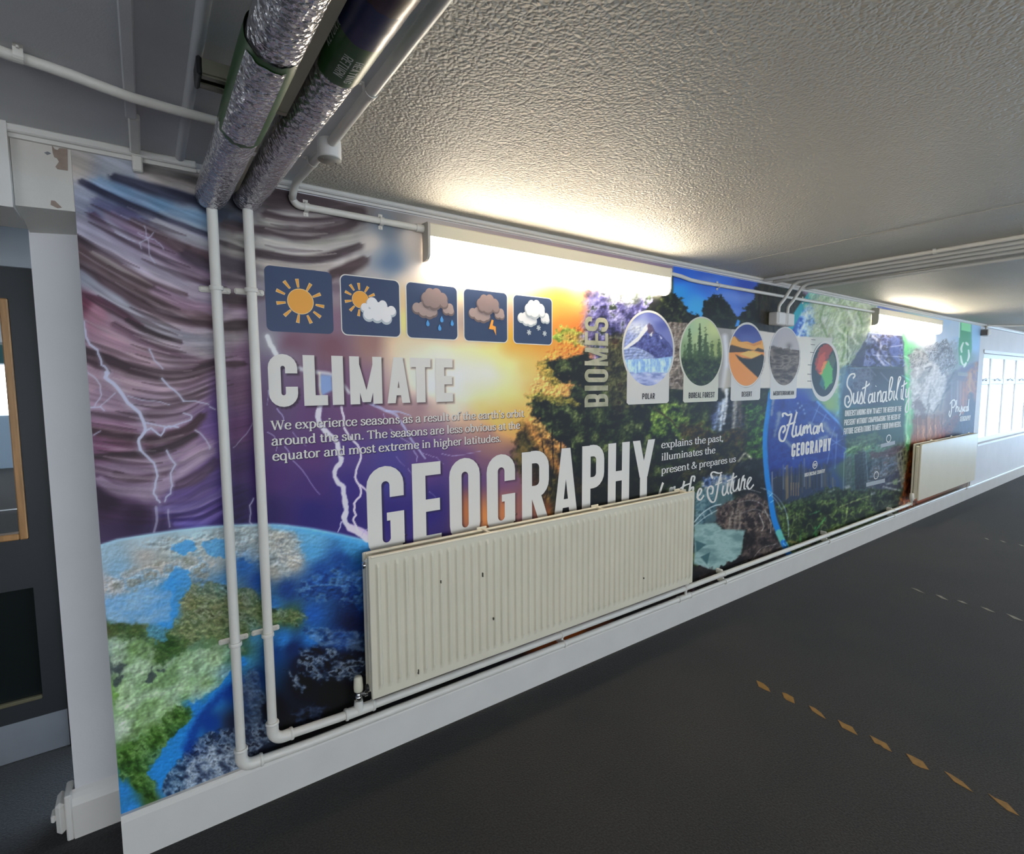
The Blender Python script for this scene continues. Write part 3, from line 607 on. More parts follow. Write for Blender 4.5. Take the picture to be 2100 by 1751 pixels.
# book serif: skeleton strokes (x height 10), ~ marks a smooth curve; then serif spots (x, z, side)
SER = {
 'a': (9.2, ['~1.5 7.4 2.6 9.3 4.6 9.9 6.3 9 6.7 7 6.7 2 7.3 .5 8.7 .7', '~6.7 6 4 5.5 1.7 4.2 1.2 1.8 3 .2 5.2 .5 6.7 2.2'], []),
 'b': (10, ['2 15 2 .6', '~2 7.5 3.6 9.5 5.6 9.7 8 7.8 8.4 5 7.6 1.8 5.5 .2 3.4 .4 2 1.6'], ['2 15 l']),
 'c': (8.4, ['~7.2 7.6 6.2 9.5 4.2 9.7 1.8 8 1.2 5 1.9 1.8 4.4 .2 6.4 .7 7.6 2.2'], []),
 'd': (10.4, ['~7.8 7.6 6 9.6 4 9.6 1.8 7.8 1.2 5 1.9 1.8 4 .3 6 .6 7.8 2.4', '7.8 15 7.8 0'], ['7.8 15 l', '7.8 0 r']),
 'e': (9, ['1.6 5.5 7.9 5.5', '~7.9 5.5 7.2 8.5 4.9 9.8 2.4 8.7 1.2 5.3 1.8 1.9 4.4 .2 6.6 .7 8 2.3'], []),
 'f': (6, ['~7 13.7 5.6 14.8 3.8 14 3 11.5 3 9', '3 9 3 0', '.6 9.6 5.8 9.6'], ['3 0 b']),
 'g': (9.4, ['~4.4 9.7 2.2 8.8 1.7 6.8 2.4 4.7 4.4 3.8 6.6 4.7 7.2 6.8 6.6 8.8 4.4 9.7', '6.6 9 9.2 9.6', '~2.6 4.4 1.6 2.6 2.6 1.3 6.6 .7 8.6 -1 7.8 -3.6 4.6 -4.8 1.6 -4 .9 -2 2.8 .6'], []),
 'h': (10.6, ['2 15 2 0', '~2 7.2 4 9.3 6 9.6 7.6 8.2 7.9 6', '7.9 6.2 7.9 0'], ['2 15 l', '2 0 b', '7.9 0 b']),
 'i': (4.9, ['2.2 9.8 2.2 0', '2.2 14.1 2.2 12.2'], ['2.2 10 l', '2.2 0 b']),
 'l': (4.9, ['2.2 15 2.2 0'], ['2.2 15 l', '2.2 0 b']),
 'm': (16.2, ['2 9.8 2 0', '~2 7.2 3.8 9.3 5.6 9.6 7.2 8.2 7.5 6', '7.5 6.2 7.5 0', '~7.5 7.2 9.4 9.3 11.2 9.6 12.8 8.2 13.1 6', '13.1 6.2 13.1 0'], ['2 10 l', '2 0 b', '7.5 0 b', '13.1 0 b']),
 'n': (10.6, ['2 9.8 2 0', '~2 7.2 4 9.3 6 9.6 7.6 8.2 7.9 6', '7.9 6.2 7.9 0'], ['2 10 l', '2 0 b', '7.9 0 b']),
 'o': (9.8, ['~4.9 9.7 2.2 8.4 1.2 5 2.2 1.5 4.9 .2 7.6 1.5 8.6 5 7.6 8.4 4.9 9.7'], []),
 'p': (10, ['2 9.8 2 -5', '~2 7.5 3.6 9.5 5.6 9.7 8 7.8 8.4 5 7.6 1.8 5.5 .2 3.4 .4 2 1.6'], ['2 10 l', '2 -5 b']),
 'q': (10.2, ['~7.8 7.6 6 9.6 4 9.6 1.8 7.8 1.2 5 1.9 1.8 4 .3 6 .6 7.8 2.4', '7.8 9.8 7.8 -5'], ['7.8 -5 b']),
 'r': (7, ['2 9.8 2 0', '~2 6.5 3.6 9 5.2 9.7 6.6 8.8'], ['2 10 l', '2 0 b']),
 's': (7.6, ['~6.3 7.4 5.4 9.2 3.6 9.7 1.8 8.8 1.7 7 3.4 5.6 5.4 4.5 6.5 2.8 5.6 .8 3.5 .2 1.7 .8 1.1 2.6'], []),
 't': (6.5, ['~3 12.6 3 6 3 2.4 3.9 .6 5.4 .4 6.3 1.2', '.7 9.5 6 9.5'], []),
 'u': (10.4, ['~2 9.8 2 3.4 2.8 1 4.6 .3 6.4 1.1 7.7 3', '7.8 9.8 7.8 0'], ['2 10 l', '7.8 10 l', '7.8 0 r']),
 'v': (9.4, ['1.6 9.8 4.9 0', '4.7 0 7.9 9.8'], ['1.6 10 b', '7.9 10 b']),
 'x': (9.2, ['1.7 9.8 7.6 0', '7.3 9.8 1.7 0'], ['1.7 10 b', '7.4 10 b', '1.7 0 b', '7.6 0 b']),
 'W': (17, ['1.4 14 5.2 0', '5 0 8.6 14', '8.4 14 12.2 0', '12 0 15.6 14'], ['1.4 14 b', '8.5 14 b', '15.6 14 b']),
 'T': (12, ['6 14 6 0', '1 13.5 11 13.5', '1.1 13.6 1.1 11.4', '10.9 13.6 10.9 11.4'], ['6 0 b']),
 '.': (4, ['2 1.7 2 0'], []), ',': (4, ['2.2 1.7 2.2 0', '2.4 .6 1.4 -2.4'], []), "'": (3.6, ['2 15 1.7 11.6'], []),
 '&': (13, ['~12 6.6 9.8 2.6 6.6 .3 3 .6 1.2 3.2 2.4 6.2 6 8.6 7.4 11.4 5.6 14 3.6 12.6 3.8 10 7 5 10 1.4 12.4 .6'], []),
}
def serif_line(txt, thick=1.95, thin=.95):
    x = 0; o = []
    for ch in txt:
        if ch == ' ': x += 4.6; continue
        adv, st, sf = SER[ch]
        for s_ in st:
            sm = s_.startswith('~'); v = [float(q) for q in s_.lstrip('~').split()]; P = [(v[i]+x, v[i+1]) for i in range(0, len(v), 2)]
            if sm: P = spline(P, 5, closed=P[0] == P[-1])
            th = thick*1.25 if ch in '.,' or (ch == 'i' and v[1] > 11) else thick
            o += ribbon(P, lambda u, d: thin+(th-thin)*abs(d[1])**1.3 if ch not in 'vxW' else (th if d[0]*d[1] < 0 else thin))
        for s_ in sf:
            a, b, k = s_.split(); a = float(a)+x; b = float(b); up = -.75 if b > 5 else .75
            l, r = {'l': (1.9, .5), 'r': (.5, 2), 'b': (1.9, 1.9)}[k]; o.append([(a-l, b), (a+r, b), (a+r, b+up), (a-l, b+up*(.6 if k != 'b' else 1))])
        x += adv
    return [[(px/10, pz/10) for px, pz in q] for q in o], x/10
def place(polys, x0, z0, sx, sz, ang=0):
    c, s = cos(ang), sin(ang)
    return [[(x0+px*sx*c-pz*sz*s, z0+px*sx*s+pz*sz*c) for px, pz in q] for q in polys]

# ================================================================== the printed mural: colours worked out point by point on a fine mesh
class Sheet:                                            # one hung drop of the print; u, v are image pixels, each vertex projected through the camera
    def __init__(s, u0, u1, du, nz):
        vm = 760
        x0 = ML if u0 is None else WP(u0, vm)[0]; x1 = MR if u1 is None else WP(u1, vm)[0]
        uu = np.arange(145 if u0 is None else u0, (2008 if u1 is None else u1), du)
        xs = np.array([WP(q, vm)[0] for q in uu]); xs = xs[(xs > x0+1e-4) & (xs < x1-1e-4)]; s.xs = np.concatenate([[x0], xs, [x1]])
        s.zs = np.linspace(.150, 2.378, nz)
        X, Z = np.meshgrid(s.xs, s.zs); s.X, s.Z = X, Z
        dy = -CAM_Y; dz = Z-CAM_Z; c = X*FWD.x+dy*FWD.y+dz*FWD.z
        s.U = 1050+FPX*(X*RIGHT.x+dy*RIGHT.y+dz*RIGHT.z)/c; s.V = 875.5+FPX*(X*DOWN.x+dy*DOWN.y+dz*DOWN.z)/c
        s.C = np.full(X.shape+(3,), .5)
SHEETS = [Sheet(None, 800, 1.8, 640), Sheet(800, 1570, 1.8, 470), Sheet(1570, None, 1.25, 330)]
_rng = np.random.RandomState(3); _LAT = _rng.rand(257, 257)
def vnoise(u, v):
    iu = np.floor(u).astype(int); iv = np.floor(v).astype(int); fu = u-iu; fv = v-iv; fu = fu*fu*(3-2*fu); fv = fv*fv*(3-2*fv)
    a = _LAT[iv % 256, iu % 256]; b = _LAT[iv % 256, (iu+1) % 256]; c = _LAT[(iv+1) % 256, iu % 256]; d = _LAT[(iv+1) % 256, (iu+1) % 256]
    return (a*(1-fu)+b*fu)*(1-fv)+(c*(1-fu)+d*fu)*fv
def fbm(u, v, sc, oc=4, seed=0, su=1., sv=1., ang=0.):
    if ang: u, v = u*cos(ang)+v*sin(ang), -u*sin(ang)+v*cos(ang)
    u = u/sc/su+seed*17.3; v = v/sc/sv+seed*9.1; t = 0; a = 1; n = 0
    for _ in range(oc): t = t+a*vnoise(u, v); n += a; a *= .55; u = u*2.03+5.2; v = v*2.03+1.3
    return t/n
def hx(h):
    if not isinstance(h, str): return np.array(h, float)
    h = h.lstrip('#'); return np.array([int(h[i:i+2], 16)/255 for i in (0, 2, 4)])
def pp(s_):
    if isinstance(s_, str): return [tuple(float(q) for q in t.split(',')) for t in s_.split()]
    return s_
def _win(s, u0, v0, u1, v1):
    # rows and columns of the sheet that can hold the box
    m_ = (s.U >= u0) & (s.U <= u1) & (s.V >= v0) & (s.V <= v1)
    if not m_.any(): return None
    r = np.where(m_.any(1))[0]; c = np.where(m_.any(0))[0]
    return slice(r[0], r[-1]+1), slice(c[0], c[-1]+1)
def _sd(P, U, V):                                       # signed distance, positive inside
    d2 = np.full(U.shape, 1e12); ins = np.zeros(U.shape, bool); n = len(P)
    for i in range(n):
        ax, ay = P[i]; bx, by = P[(i+1) % n]; ex, ey = bx-ax, by-ay
        t = np.clip(((U-ax)*ex+(V-ay)*ey)/(ex*ex+ey*ey+1e-9), 0, 1)
        d2 = np.minimum(d2, (U-ax-t*ex)**2+(V-ay-t*ey)**2)
        if ay != by: ins ^= ((ay > V) != (by > V)) & (U < (bx-ax)*(V-ay)/(by-ay)+ax)
    return np.where(ins, 1, -1)*np.sqrt(d2)
CLIP = None                                             # an oval (cu, cv, ru, rv) that keeps a picture inside its frame
def _mix(s, sl, al, col):
    if CLIP: al = al*np.clip((1-np.hypot((s.U[sl]-CLIP[0])/CLIP[2], (s.V[sl]-CLIP[1])/CLIP[3]))*CLIP[2]/1.5+.5, 0, 1)
    al = np.clip(al, 0, 1)[..., None]; s.C[sl] = s.C[sl]*(1-al)+col*al
def fill(P, col, soft=1.5, a=1., rag=0., rs=10., smooth=False, seed=0, tex=None):
    P = pp(P)
    if smooth: P = spline(P, 6, True)[:-1]
    col = hx(col); mg = soft+rag*1.5; us = [p[0] for p in P]; vs = [p[1] for p in P]
    for s in SHEETS:
        sl = _win(s, min(us)-mg, min(vs)-mg, max(us)+mg, max(vs)+mg)
        if sl is None: continue
        U, V = s.U[sl], s.V[sl]; d = _sd(P, U, V)
        if rag: d = d+rag*2*(fbm(U, V, rs, 4, seed)-.5)*1.6
        c = col
        if tex: c = tex(U, V)
        _mix(s, sl, a*np.clip(d/soft+.5, 0, 1), c)
def stroke(P, col, w_, soft=2., a=1., tap=(1., 1.), rag=0., smooth=True, rs=8.):
    P = pp(P)
    if smooth and len(P) > 2: P = spline(P, 5)
    col = hx(col); n = len(P)-1; mg = w_*max(1, *tap)+soft+rag; us = [p[0] for p in P]; vs = [p[1] for p in P]
    for s in SHEETS:
        sl = _win(s, min(us)-mg, min(vs)-mg, max(us)+mg, max(vs)+mg)
        if sl is None: continue
        U, V = s.U[sl], s.V[sl]; best = np.full(U.shape, -1e9)
        for i in range(n):
            ax, ay = P[i]; bx, by = P[i+1]; ex, ey = bx-ax, by-ay
            t = np.clip(((U-ax)*ex+(V-ay)*ey)/(ex*ex+ey*ey+1e-9), 0, 1); q = (i+t)/n
            hw = w_/2*(tap[0]+(tap[1]-tap[0])*q if len(tap) == 2 else np.where(q < .5, tap[0]+(tap[1]-tap[0])*q*2, tap[1]+(tap[2]-tap[1])*(q*2-1)))
            best = np.maximum(best, hw-np.hypot(U-ax-t*ex, V-ay-t*ey))
        if rag: best = best+rag*2*(fbm(U, V, rs, 3, 5)-.5)
        _mix(s, sl, a*np.clip(best/soft+.5, 0, 1), col)
def fold(P, col, w_, a=1., up=.38, dn=.85, tap=(.6, 1.1, .6)):   # a fold of cloud: crisp along its upper edge, fading below
    P = spline(pp(P), 6); col = hx(col); n = len(P)-1; mg = w_*1.6; us = [p[0] for p in P]; vs = [p[1] for p in P]
    for s in SHEETS:
        sl = _win(s, min(us)-mg, min(vs)-mg, max(us)+mg, max(vs)+mg)
        if sl is None: continue
        U, V = s.U[sl], s.V[sl]; best = np.full(U.shape, 1e9); sgn = np.ones(U.shape); tt = np.zeros(U.shape)
        for i in range(n):
            ax, ay = P[i]; bx, by = P[i+1]; ex, ey = bx-ax, by-ay
            t = np.clip(((U-ax)*ex+(V-ay)*ey)/(ex*ex+ey*ey+1e-9), 0, 1); d = np.hypot(U-ax-t*ex, V-ay-t*ey); k = d < best
            best = np.where(k, d, best); sgn = np.where(k, ex*(V-ay)-ey*(U-ax), sgn); tt = np.where(k, (i+t)/n, tt)
        wd = w_*np.where(tt < .5, tap[0]+(tap[1]-tap[0])*tt*2, tap[1]+(tap[2]-tap[1])*(tt*2-1))*(.8+.4*fbm(U, V, 30, 2, 3))
        x = np.clip(1-best/np.where(sgn < 0, wd*up, wd*dn), 0, 1); x = x*x*(3-2*x)
        _mix(s, sl, a*np.minimum(1, x*1.35), col)
        hl = np.clip(1-np.abs(best-wd*up*1.25)/(wd*up*.8), 0, 1)*(sgn < 0)*np.clip(np.minimum(tt, 1-tt)*6, 0, 1)
        _mix(s, sl, .16*a*hl, np.array([.86, .84, .88]))
def relief(P, sc, amp, ang=.6, soft=10., seed=0, su=1., sv=1., e=1.6, oc=3):   # painterly flakes, light on one side and dark on the other
    P = pp(P); us = [p[0] for p in P]; vs = [p[1] for p in P]
    for s in SHEETS:
        sl = _win(s, min(us)-soft, min(vs)-soft, max(us)+soft, max(vs)+soft)
        if sl is None: continue
        U, V = s.U[sl], s.V[sl]; d = _sd(P, U, V)+(fbm(U, V, 14, 3, seed)-.5)*16; dx, dy = e*cos(ang), e*sin(ang)
        k = fbm(U+dx, V+dy, sc, oc, seed, su, sv)-fbm(U-dx, V-dy, sc, oc, seed, su, sv)
        k = np.clip(k*sc/e*.5, -1, 1)*np.clip(d/soft+.5, 0, 1)*amp
        s.C[sl] = np.clip(s.C[sl]*(1+k[..., None])+np.maximum(k, 0)[..., None]*.06, 0, 1)
def grain(kind, amp, sc=5.):                            # fine streaks that run with the swept clouds
    s = SHEETS[0]; U, V = s.U, s.V
    if kind == 'left':
        T = [(380, [(150, 0), (220, 32), (280, 60), (340, 84), (430, 116), (520, 140)]), (560, [(150, 0), (200, 36), (260, 72), (320, 102), (400, 136), (520, 150)]), (720, [(150, 0), (211, 18), (276, 40), (340, 52), (391, 49), (444, 30), (520, 10)]), (890, [(150, 0), (250, 12), (314, 18), (378, 2), (412, -26), (520, -70)]), (1010, [(150, -20), (250, 6), (330, 8), (391, -20), (460, -60), (520, -90)])]
        F = np.array([np.interp(U, *zip(*t)) for _, t in T]); base = np.array([b for b, _ in T]); q = np.clip(np.interp(V-60, base, np.arange(len(base))), 0, len(base)-1.001); i = q.astype(int); f = q-i
        ii = np.indices(U.shape); off = F[i, ii[0], ii[1]]*(1-f)+F[i+1, ii[0], ii[1]]*f; m_ = np.clip((520-U)/20, 0, 1)*np.clip((1085-V)/20, 0, 1)*np.clip((560-np.abs(U-150))/20, 0, 1)
    else:
        off = 16*(1-((U-640)/110)**2); m_ = np.clip((U-520)/10, 0, 1)*np.clip((770-U)/40, 0, 1)*np.clip((600-V)/30, 0, 1)
    n = fbm(U/110*sc, V-off, sc, 4, 21, 1, 1)-.5; n2 = fbm(U/70*sc*2, V-off, sc*3, 3, 22)-.5
    s.C[:] = np.clip(s.C*(1+(amp*(n*1.6+n2*1.2)*m_)[..., None]), 0, 1)
def blob(u, v, ru, rv, col, a=1., ang=0., p=2.):
    col = hx(col); R = max(ru, rv)*2.3
    for s in SHEETS:
        sl = _win(s, u-R, v-R, u+R, v+R)
        if sl is None: continue
        U, V = s.U[sl]-u, s.V[sl]-v; U, V = U*cos(ang)+V*sin(ang), -U*sin(ang)+V*cos(ang)
        _mix(s, sl, a*np.exp(-((U/ru)**2+(V/rv)**2)**(p/2)), col)
def field(ctrl, P=None, soft=2., p=3., a=1., rag=0., rs=10., seed=0):   # colours scattered over image pixels, blended between
    K = []
    for t in ctrl.split():
        q, h = t.split('#'); u, v = q.split(','); K.append((float(u), float(v), hx(h)))
    P = pp(P) if P else None
    def tex(U, V):
        num = 0; den = 0
        for u, v, c in K:
            w_ = 1/((U-u)**2+(V-v)**2+30)**(p/2); num = num+w_[..., None]*c; den = den+w_
        return num/den[..., None]
    if P is None:
        for s in SHEETS: s.C[:] = tex(s.U, s.V)
    else: fill(P, '#000000', soft, a, rag, rs, tex=tex, seed=seed)
def mottle(P, cols, sc, soft=4., a=1., rag=0., rs=12., seed=0, su=1., sv=1., ang=0., oc=4, con=2.2, smooth=False):   # leafy, rocky, cloudy textures
    cs = np.array([hx(c) for c in cols])
    def tex(U, V):
        t = np.clip((fbm(U, V, sc, oc, seed, su, sv, ang)-.5)*con+.5, 0, .9999)*(len(cs)-1); i = t.astype(int); f = (t-i)[..., None]
        return cs[i]*(1-f)+cs[i+1]*f
    fill(P, '#000000', soft, a, rag, rs, smooth, seed+1, tex)
def bolt(P, col, w_, a=1., tap=(1., .5), jit=3., seed=1, glow=0):
    P = pp(P); r = random.Random(seed); Q = []
    for (ax, ay), (bx, by) in zip(P, P[1:]):
        k = max(2, int(math.hypot(bx-ax, by-ay)/9))
        for i in range(k):
            t = i/k; Q.append((ax+(bx-ax)*t+(r.uniform(-jit, jit) if i else 0), ay+(by-ay)*t+(r.uniform(-jit, jit)*.4 if i else 0)))
    Q.append(P[-1])
    if glow: stroke(Q, col, w_*glow, w_*glow*.6, a*.25, tap, smooth=False)
    stroke(Q, col, w_, max(1.2, w_*.25), a, tap, smooth=False)

# ---- storm sky at the left
field('160,340#9a9590 230,350#90949c 330,372#948d8a 400,380#8e8885 180,400#868a98 250,395#6b7f98 330,420#61809a 400,450#6a8499 200,440#5c5f7a 260,440#4e4a66 330,450#77767f '
      '160,460#8f9098 220,486#8a8798 300,530#7f7d90 380,580#7f7c92 430,600#6f6a88 160,520#4c4248 210,560#575057 280,600#4f444b 180,570#757b88 240,620#7d8593 320,680#868791 430,700#83838f '
      '170,620#5a3044 200,640#8a6a7d 240,690#8f788a 300,730#8d7888 190,780#8a7a8a 260,790#8d7d8c 350,790#8d7d8d 400,780#836f86 210,830#84758a 300,840#7d7085 200,900#6b4a66 250,910#63405c '
      '300,940#6f5c74 380,900#7f6d85 430,870#645286 250,960#6f6078 330,960#7b6e86 400,930#7f6f8c 300,1000#786c86 380,980#6b5a80 430,960#5a4a80 220,1020#2a1b33 280,1060#2e1f3a 320,1090#3a2c4c '
      '380,1030#4d4278 440,1000#473a78 400,1060#50478a 450,1060#3d2f6e 500,640#82778c 480,680#86848c 500,730#6b5670 490,800#5c4560 490,880#4d2f58 500,950#3a2458 490,1020#2a1d4c 480,1070#2a2050 '
      '480,430#2e3038 500,470#8c8a86 490,510#86857f 490,550#4a444c 500,590#7b7680 '
      '560,420#4a4143 640,440#6e6764 740,440#6b6462 820,460#77706d 560,460#98928a 640,500#979188 700,490#96928b 560,500#8f8d87 640,560#a39a92 560,545#9b938b 720,540#a8a099 760,500#b3aaa2 790,470#66717c 800,540#5d7591 780,520#7c8794 840,480#aaa39c 860,560#bdb3ac 830,600#b7ada6 '
      '690,600#8a7a80 690,660#7d6272 830,600#cfa860 830,660#d8bd7c 560,640#7a7480 545,700#87828c 560,760#665672 600,710#70505e 680,712#74505a 760,705#8d6a64 830,715#c9b294 700,780#6a4a66 760,790#74506a 860,790#8f6f74 '
      '560,840#5a4566 640,850#5e3f68 720,850#634168 800,840#6d4868 850,850#846270 560,900#563a66 640,930#563369 720,930#4f3a78 800,930#4a3f80 880,900#5e4478 560,980#4a2b66 640,1000#452a68 720,1000#3a2a74 800,980#3d3a80 880,960#5a3d74 '
      '560,1050#30205a 640,1050#2a2068 720,1050#30246c 800,1060#30266e 880,1040#2c2470 920,1100#352a60 950,940#6a4a72 1000,930#7a5668 1030,960#6e5068 950,1010#4a3a78')
# swept cloud folds: colour, width, course
for c, w_, a, s_ in (
 ('#403c3b', 20, .95, '300,343 350,357 412,373'), ('#a39a94', 15, .7, '290,358 345,370 400,385 425,392'), ('#23263a', 17, .95, '236,362 300,381 360,397 420,416 450,441'), ('#2b3443', 18, .9, '420,420 460,440 500,458'),
 ('#64829f', 24, .7, '206,372 280,404 340,428 425,452'), ('#86919d', 15, .6, '330,440 390,462 430,474'), ('#1d1e32', 11, .95, '168,371 222,398 282,426 342,450 428,482'), ('#494866', 18, .6, '200,412 260,440 320,462'),
 ('#3b2a2f', 24, .95, '272,457 320,480 380,507 432,527'), ('#8b8b92', 15, .9, '320,453 378,480 428,502'), ('#725f78', 18, .85, '230,440 300,489 360,527 432,567'), ('#332a38', 20, .8, '380,520 432,545'), ('#46364a', 15, .95, '192,441 240,486 300,522 360,549 436,581'),
 ('#8d8a9b', 25, .85, '150,450 220,487 280,522 330,552 395,588 432,602'), ('#3a2d36', 10, .95, '152,482 200,514 250,543 300,574 350,592 382,603'), ('#86817f', 10, .8, '190,518 240,547 310,587'), ('#4a3c40', 24, .9, '158,506 200,541 260,577 320,607 400,641 440,657'),
 ('#87748b', 18, .9, '322,595 380,620 438,633'), ('#3a2c34', 13, .95, '156,541 220,579 280,613 340,650 442,666'), ('#7f8796', 22, .85, '164,560 220,604 270,640 310,664 366,687 442,704'), ('#4a2b3f', 12, .9, '162,602 210,617 260,648 290,668'), ('#30252d', 9, .95, '262,655 314,683 370,700'),
 ('#5b4859', 13, .9, '236,664 314,709 391,735 443,745'), ('#35272f', 18, .97, '172,716 211,731 276,755 340,766 391,763 420,752 444,744'), ('#3f2f3a', 8, .9, '174,735 224,759'), ('#85868f', 16, .6, '380,715 443,722'),
 ('#5d4f5f', 14, .85, '191,846 263,851 327,841 391,812 420,795'), ('#776a80', 10, .5, '200,800 300,815 400,790 430,770'), ('#38262f', 17, .95, '188,880 250,891 314,899 378,881 412,853'), ('#63425e', 15, .7, '190,908 250,916 300,916'), ('#332832', 11, .95, '192,935 288,928 353,913 400,890'),
 ('#857790', 14, .6, '200,955 290,957 380,935 430,905'), ('#4a3b4b', 10, .9, '237,969 276,979 319,975 355,966'), ('#8d849a', 17, .8, '206,983 237,1000 276,1005 316,1002 391,950 434,922'), ('#41344a', 20, .9, '366,993 404,975 440,946'), ('#574b80', 18, .8, '350,1015 410,1000 450,965'),
 ('#7069a0', 14, .8, '328,1041 391,1040 443,1016 460,998'), ('#3a3062', 6, .9, '324,1057 391,1051 456,1020'), ('#6a60a0', 8, .8, '360,1072 420,1066 460,1046'), ('#33285e', 5, .8, '350,1066 410,1060 460,1034'),
 ('#3d3236', 16, .9, '462,458 500,466'), ('#332c30', 8, .8, '450,495 500,512'), ('#3f3a44', 26, .85, '452,530 480,540 505,548'), ('#4a434c', 12, .8, '452,566 505,580'), ('#3a2f35', 20, .9, '456,606 505,618'), ('#33292e', 20, .95, '460,668 505,662'), ('#3a2a33', 9, .9, '462,745 500,744'),
 ('#3d3134', 28, .9, '570,398 640,412 740,436'), ('#43363a', 12, .92, '545,437 607,452 675,453 716,443'), ('#413438', 15, .95, '522,468 588,476 636,478 695,467 724,456'), ('#9b968f', 16, .6, '530,495 620,504 720,488'), ('#3b3034', 15, .95, '526,516 598,529 646,529 695,518 736,503'), ('#a89e96', 12, .6, '530,535 620,548 690,540'),
 ('#3f3134', 18, .95, '681,560 714,548 745,532'), ('#6a5a66', 14, .8, '681,588 700,590'), ('#56464c', 14, .7, '520,600 545,604')):
    fold(s_, c, w_*1.55, a*.92, .55, 1., (.8, 1.1, .75))
FLOW = [(380, [(150, 0), (220, 32), (280, 60), (340, 84), (430, 116), (520, 140)]), (560, [(150, 0), (200, 36), (260, 72), (320, 102), (400, 136), (520, 150)]), (720, [(150, 0), (211, 18), (276, 40), (340, 52), (391, 49), (444, 30), (520, 10)]), (890, [(150, 0), (250, 12), (314, 18), (378, 2), (412, -26), (520, -70)]), (1010, [(150, -20), (250, 6), (330, 8), (391, -20), (460, -60), (520, -90)])]
_rf = random.Random(5)
for i in range(64):                                     # finer folds between the broad ones
    v0 = 372+i*9.6+_rf.uniform(-4, 4); ua = _rf.uniform(150, 300); ub = min(ua+_rf.uniform(90, 210), 505)
    base = [b for b, _ in FLOW]; pts = []
    for k in range(6):
        u = ua+(ub-ua)*k/5; pts.append((u, v0+float(np.interp(v0, base, [np.interp(u, *zip(*t)) for _, t in FLOW]))))
    if max(p[1] for p in pts) < 1066: fold(pts, '#33272f' if i % 2 else '#a39da8', _rf.uniform(7, 13), .42 if i % 2 else .3, .5, 1., (.3, 1.1, .3))
for i in range(12):
    v0 = 432+i*10.5+_rf.uniform(-3, 3); ua = _rf.uniform(525, 590); ub = ua+_rf.uniform(80, 140)
    fold([(u, v0+16*(1-((u-640)/110)**2)-10) for u in np.linspace(ua, ub, 5)], '#3f3338' if i % 2 else '#b0a9a2', _rf.uniform(7, 12), .4, .5, 1., (.3, 1.1, .3))
s0 = SHEETS[0]; k0 = (np.clip((530-s0.U)/30, 0, 1)*np.clip((1080-s0.V)/20, 0, 1)*np.clip((s0.V-420)/200, 0, 1))[..., None]
s0.C = s0.C*(1+k0*(np.array([1.05, .985, .95])-1))      # the lower folds are a warmer mauve
grain('left', .22, 7.); grain('right', .2, 7.)
for u, v, ru, rv, c, a in ((790, 470, 34, 28, '#646c76', .7), (800, 540, 30, 42, '#5d6f86', .75), (765, 500, 22, 26, '#b5aca3', .7), (850, 500, 30, 40, '#b8aea5', .7), (840, 575, 40, 20, '#c4b8b0', .7), (770, 570, 30, 22, '#b3a9a3', .6), (1000, 600, 90, 30, '#f0d9a8', .8), (905, 585, 50, 22, '#dfc9a8', .7),
                          (560, 650, 10, 40, '#8c8890', .5), (585, 735, 40, 22, '#7d7a88', .6), (440, 830, 14, 60, '#4a3770', .5), (455, 900, 14, 80, '#4b3a78', .5), (320, 350, 60, 18, '#9b9590', .4), (150, 345, 30, 30, '#a39a90', .6)):
    blob(u, v, ru, rv, c, a)
# ---- sun burst
field('860,740#bfae98 900,715#e0cda8 960,700#e8cc90 1000,690#edc068 1060,690#f0982f 1110,690#ee8428 1170,690#d9752e 880,790#d9ccbc 950,790#e2d8ca 1000,770#e4d2ac 1040,750#e5b866 1080,760#d9a048 930,840#cdb9a4 990,830#dcb97c 1040,810#e2aa50 1090,800#cf9440 '
      '1020,860#e0ad5a 1070,850#d99f4c 1080,900#d89a4e 1120,930#cf8c48 1150,960#b06c3c 960,870#b9957c 1000,890#a67c6c 900,860#a18280 860,830#8a6a70 1060,930#8a6450 1190,690#c4682c 1150,620#ef8440 1190,600#efa878 1150,660#e88238 1130,640#f0903c 980,640#e8bd62 1060,600#f3d9a0',
      '800,705 1000,690 1132,575 1215,575 1215,720 1180,860 1170,990 1120,980 1060,930 960,900 880,875 800,830', 60, 2.6)
for c, w_, a, s_, t in (('#e58a34', 34, .6, '1050,712 1120,706 1215,700', (1, .8)), ('#e9b45a', 30, .6, '960,790 1060,810 1180,850', (1.2, .5)), ('#e0a24c', 34, .6, '990,830 1080,890 1160,965', (1.2, .6)), ('#f3a24a', 40, .5, '1100,640 1190,610', (1, 1)), ('#efe0c4', 70, .5, '880,765 980,775', (1, .6))):
    stroke(s_, c, w_, w_*.9, a, t)
blob(930, 775, 110, 48, '#e0d6c8', .7, p=1.5); blob(870, 755, 60, 36, '#d6cabb', .55); blob(1020, 780, 70, 44, '#e4d4b0', .45)
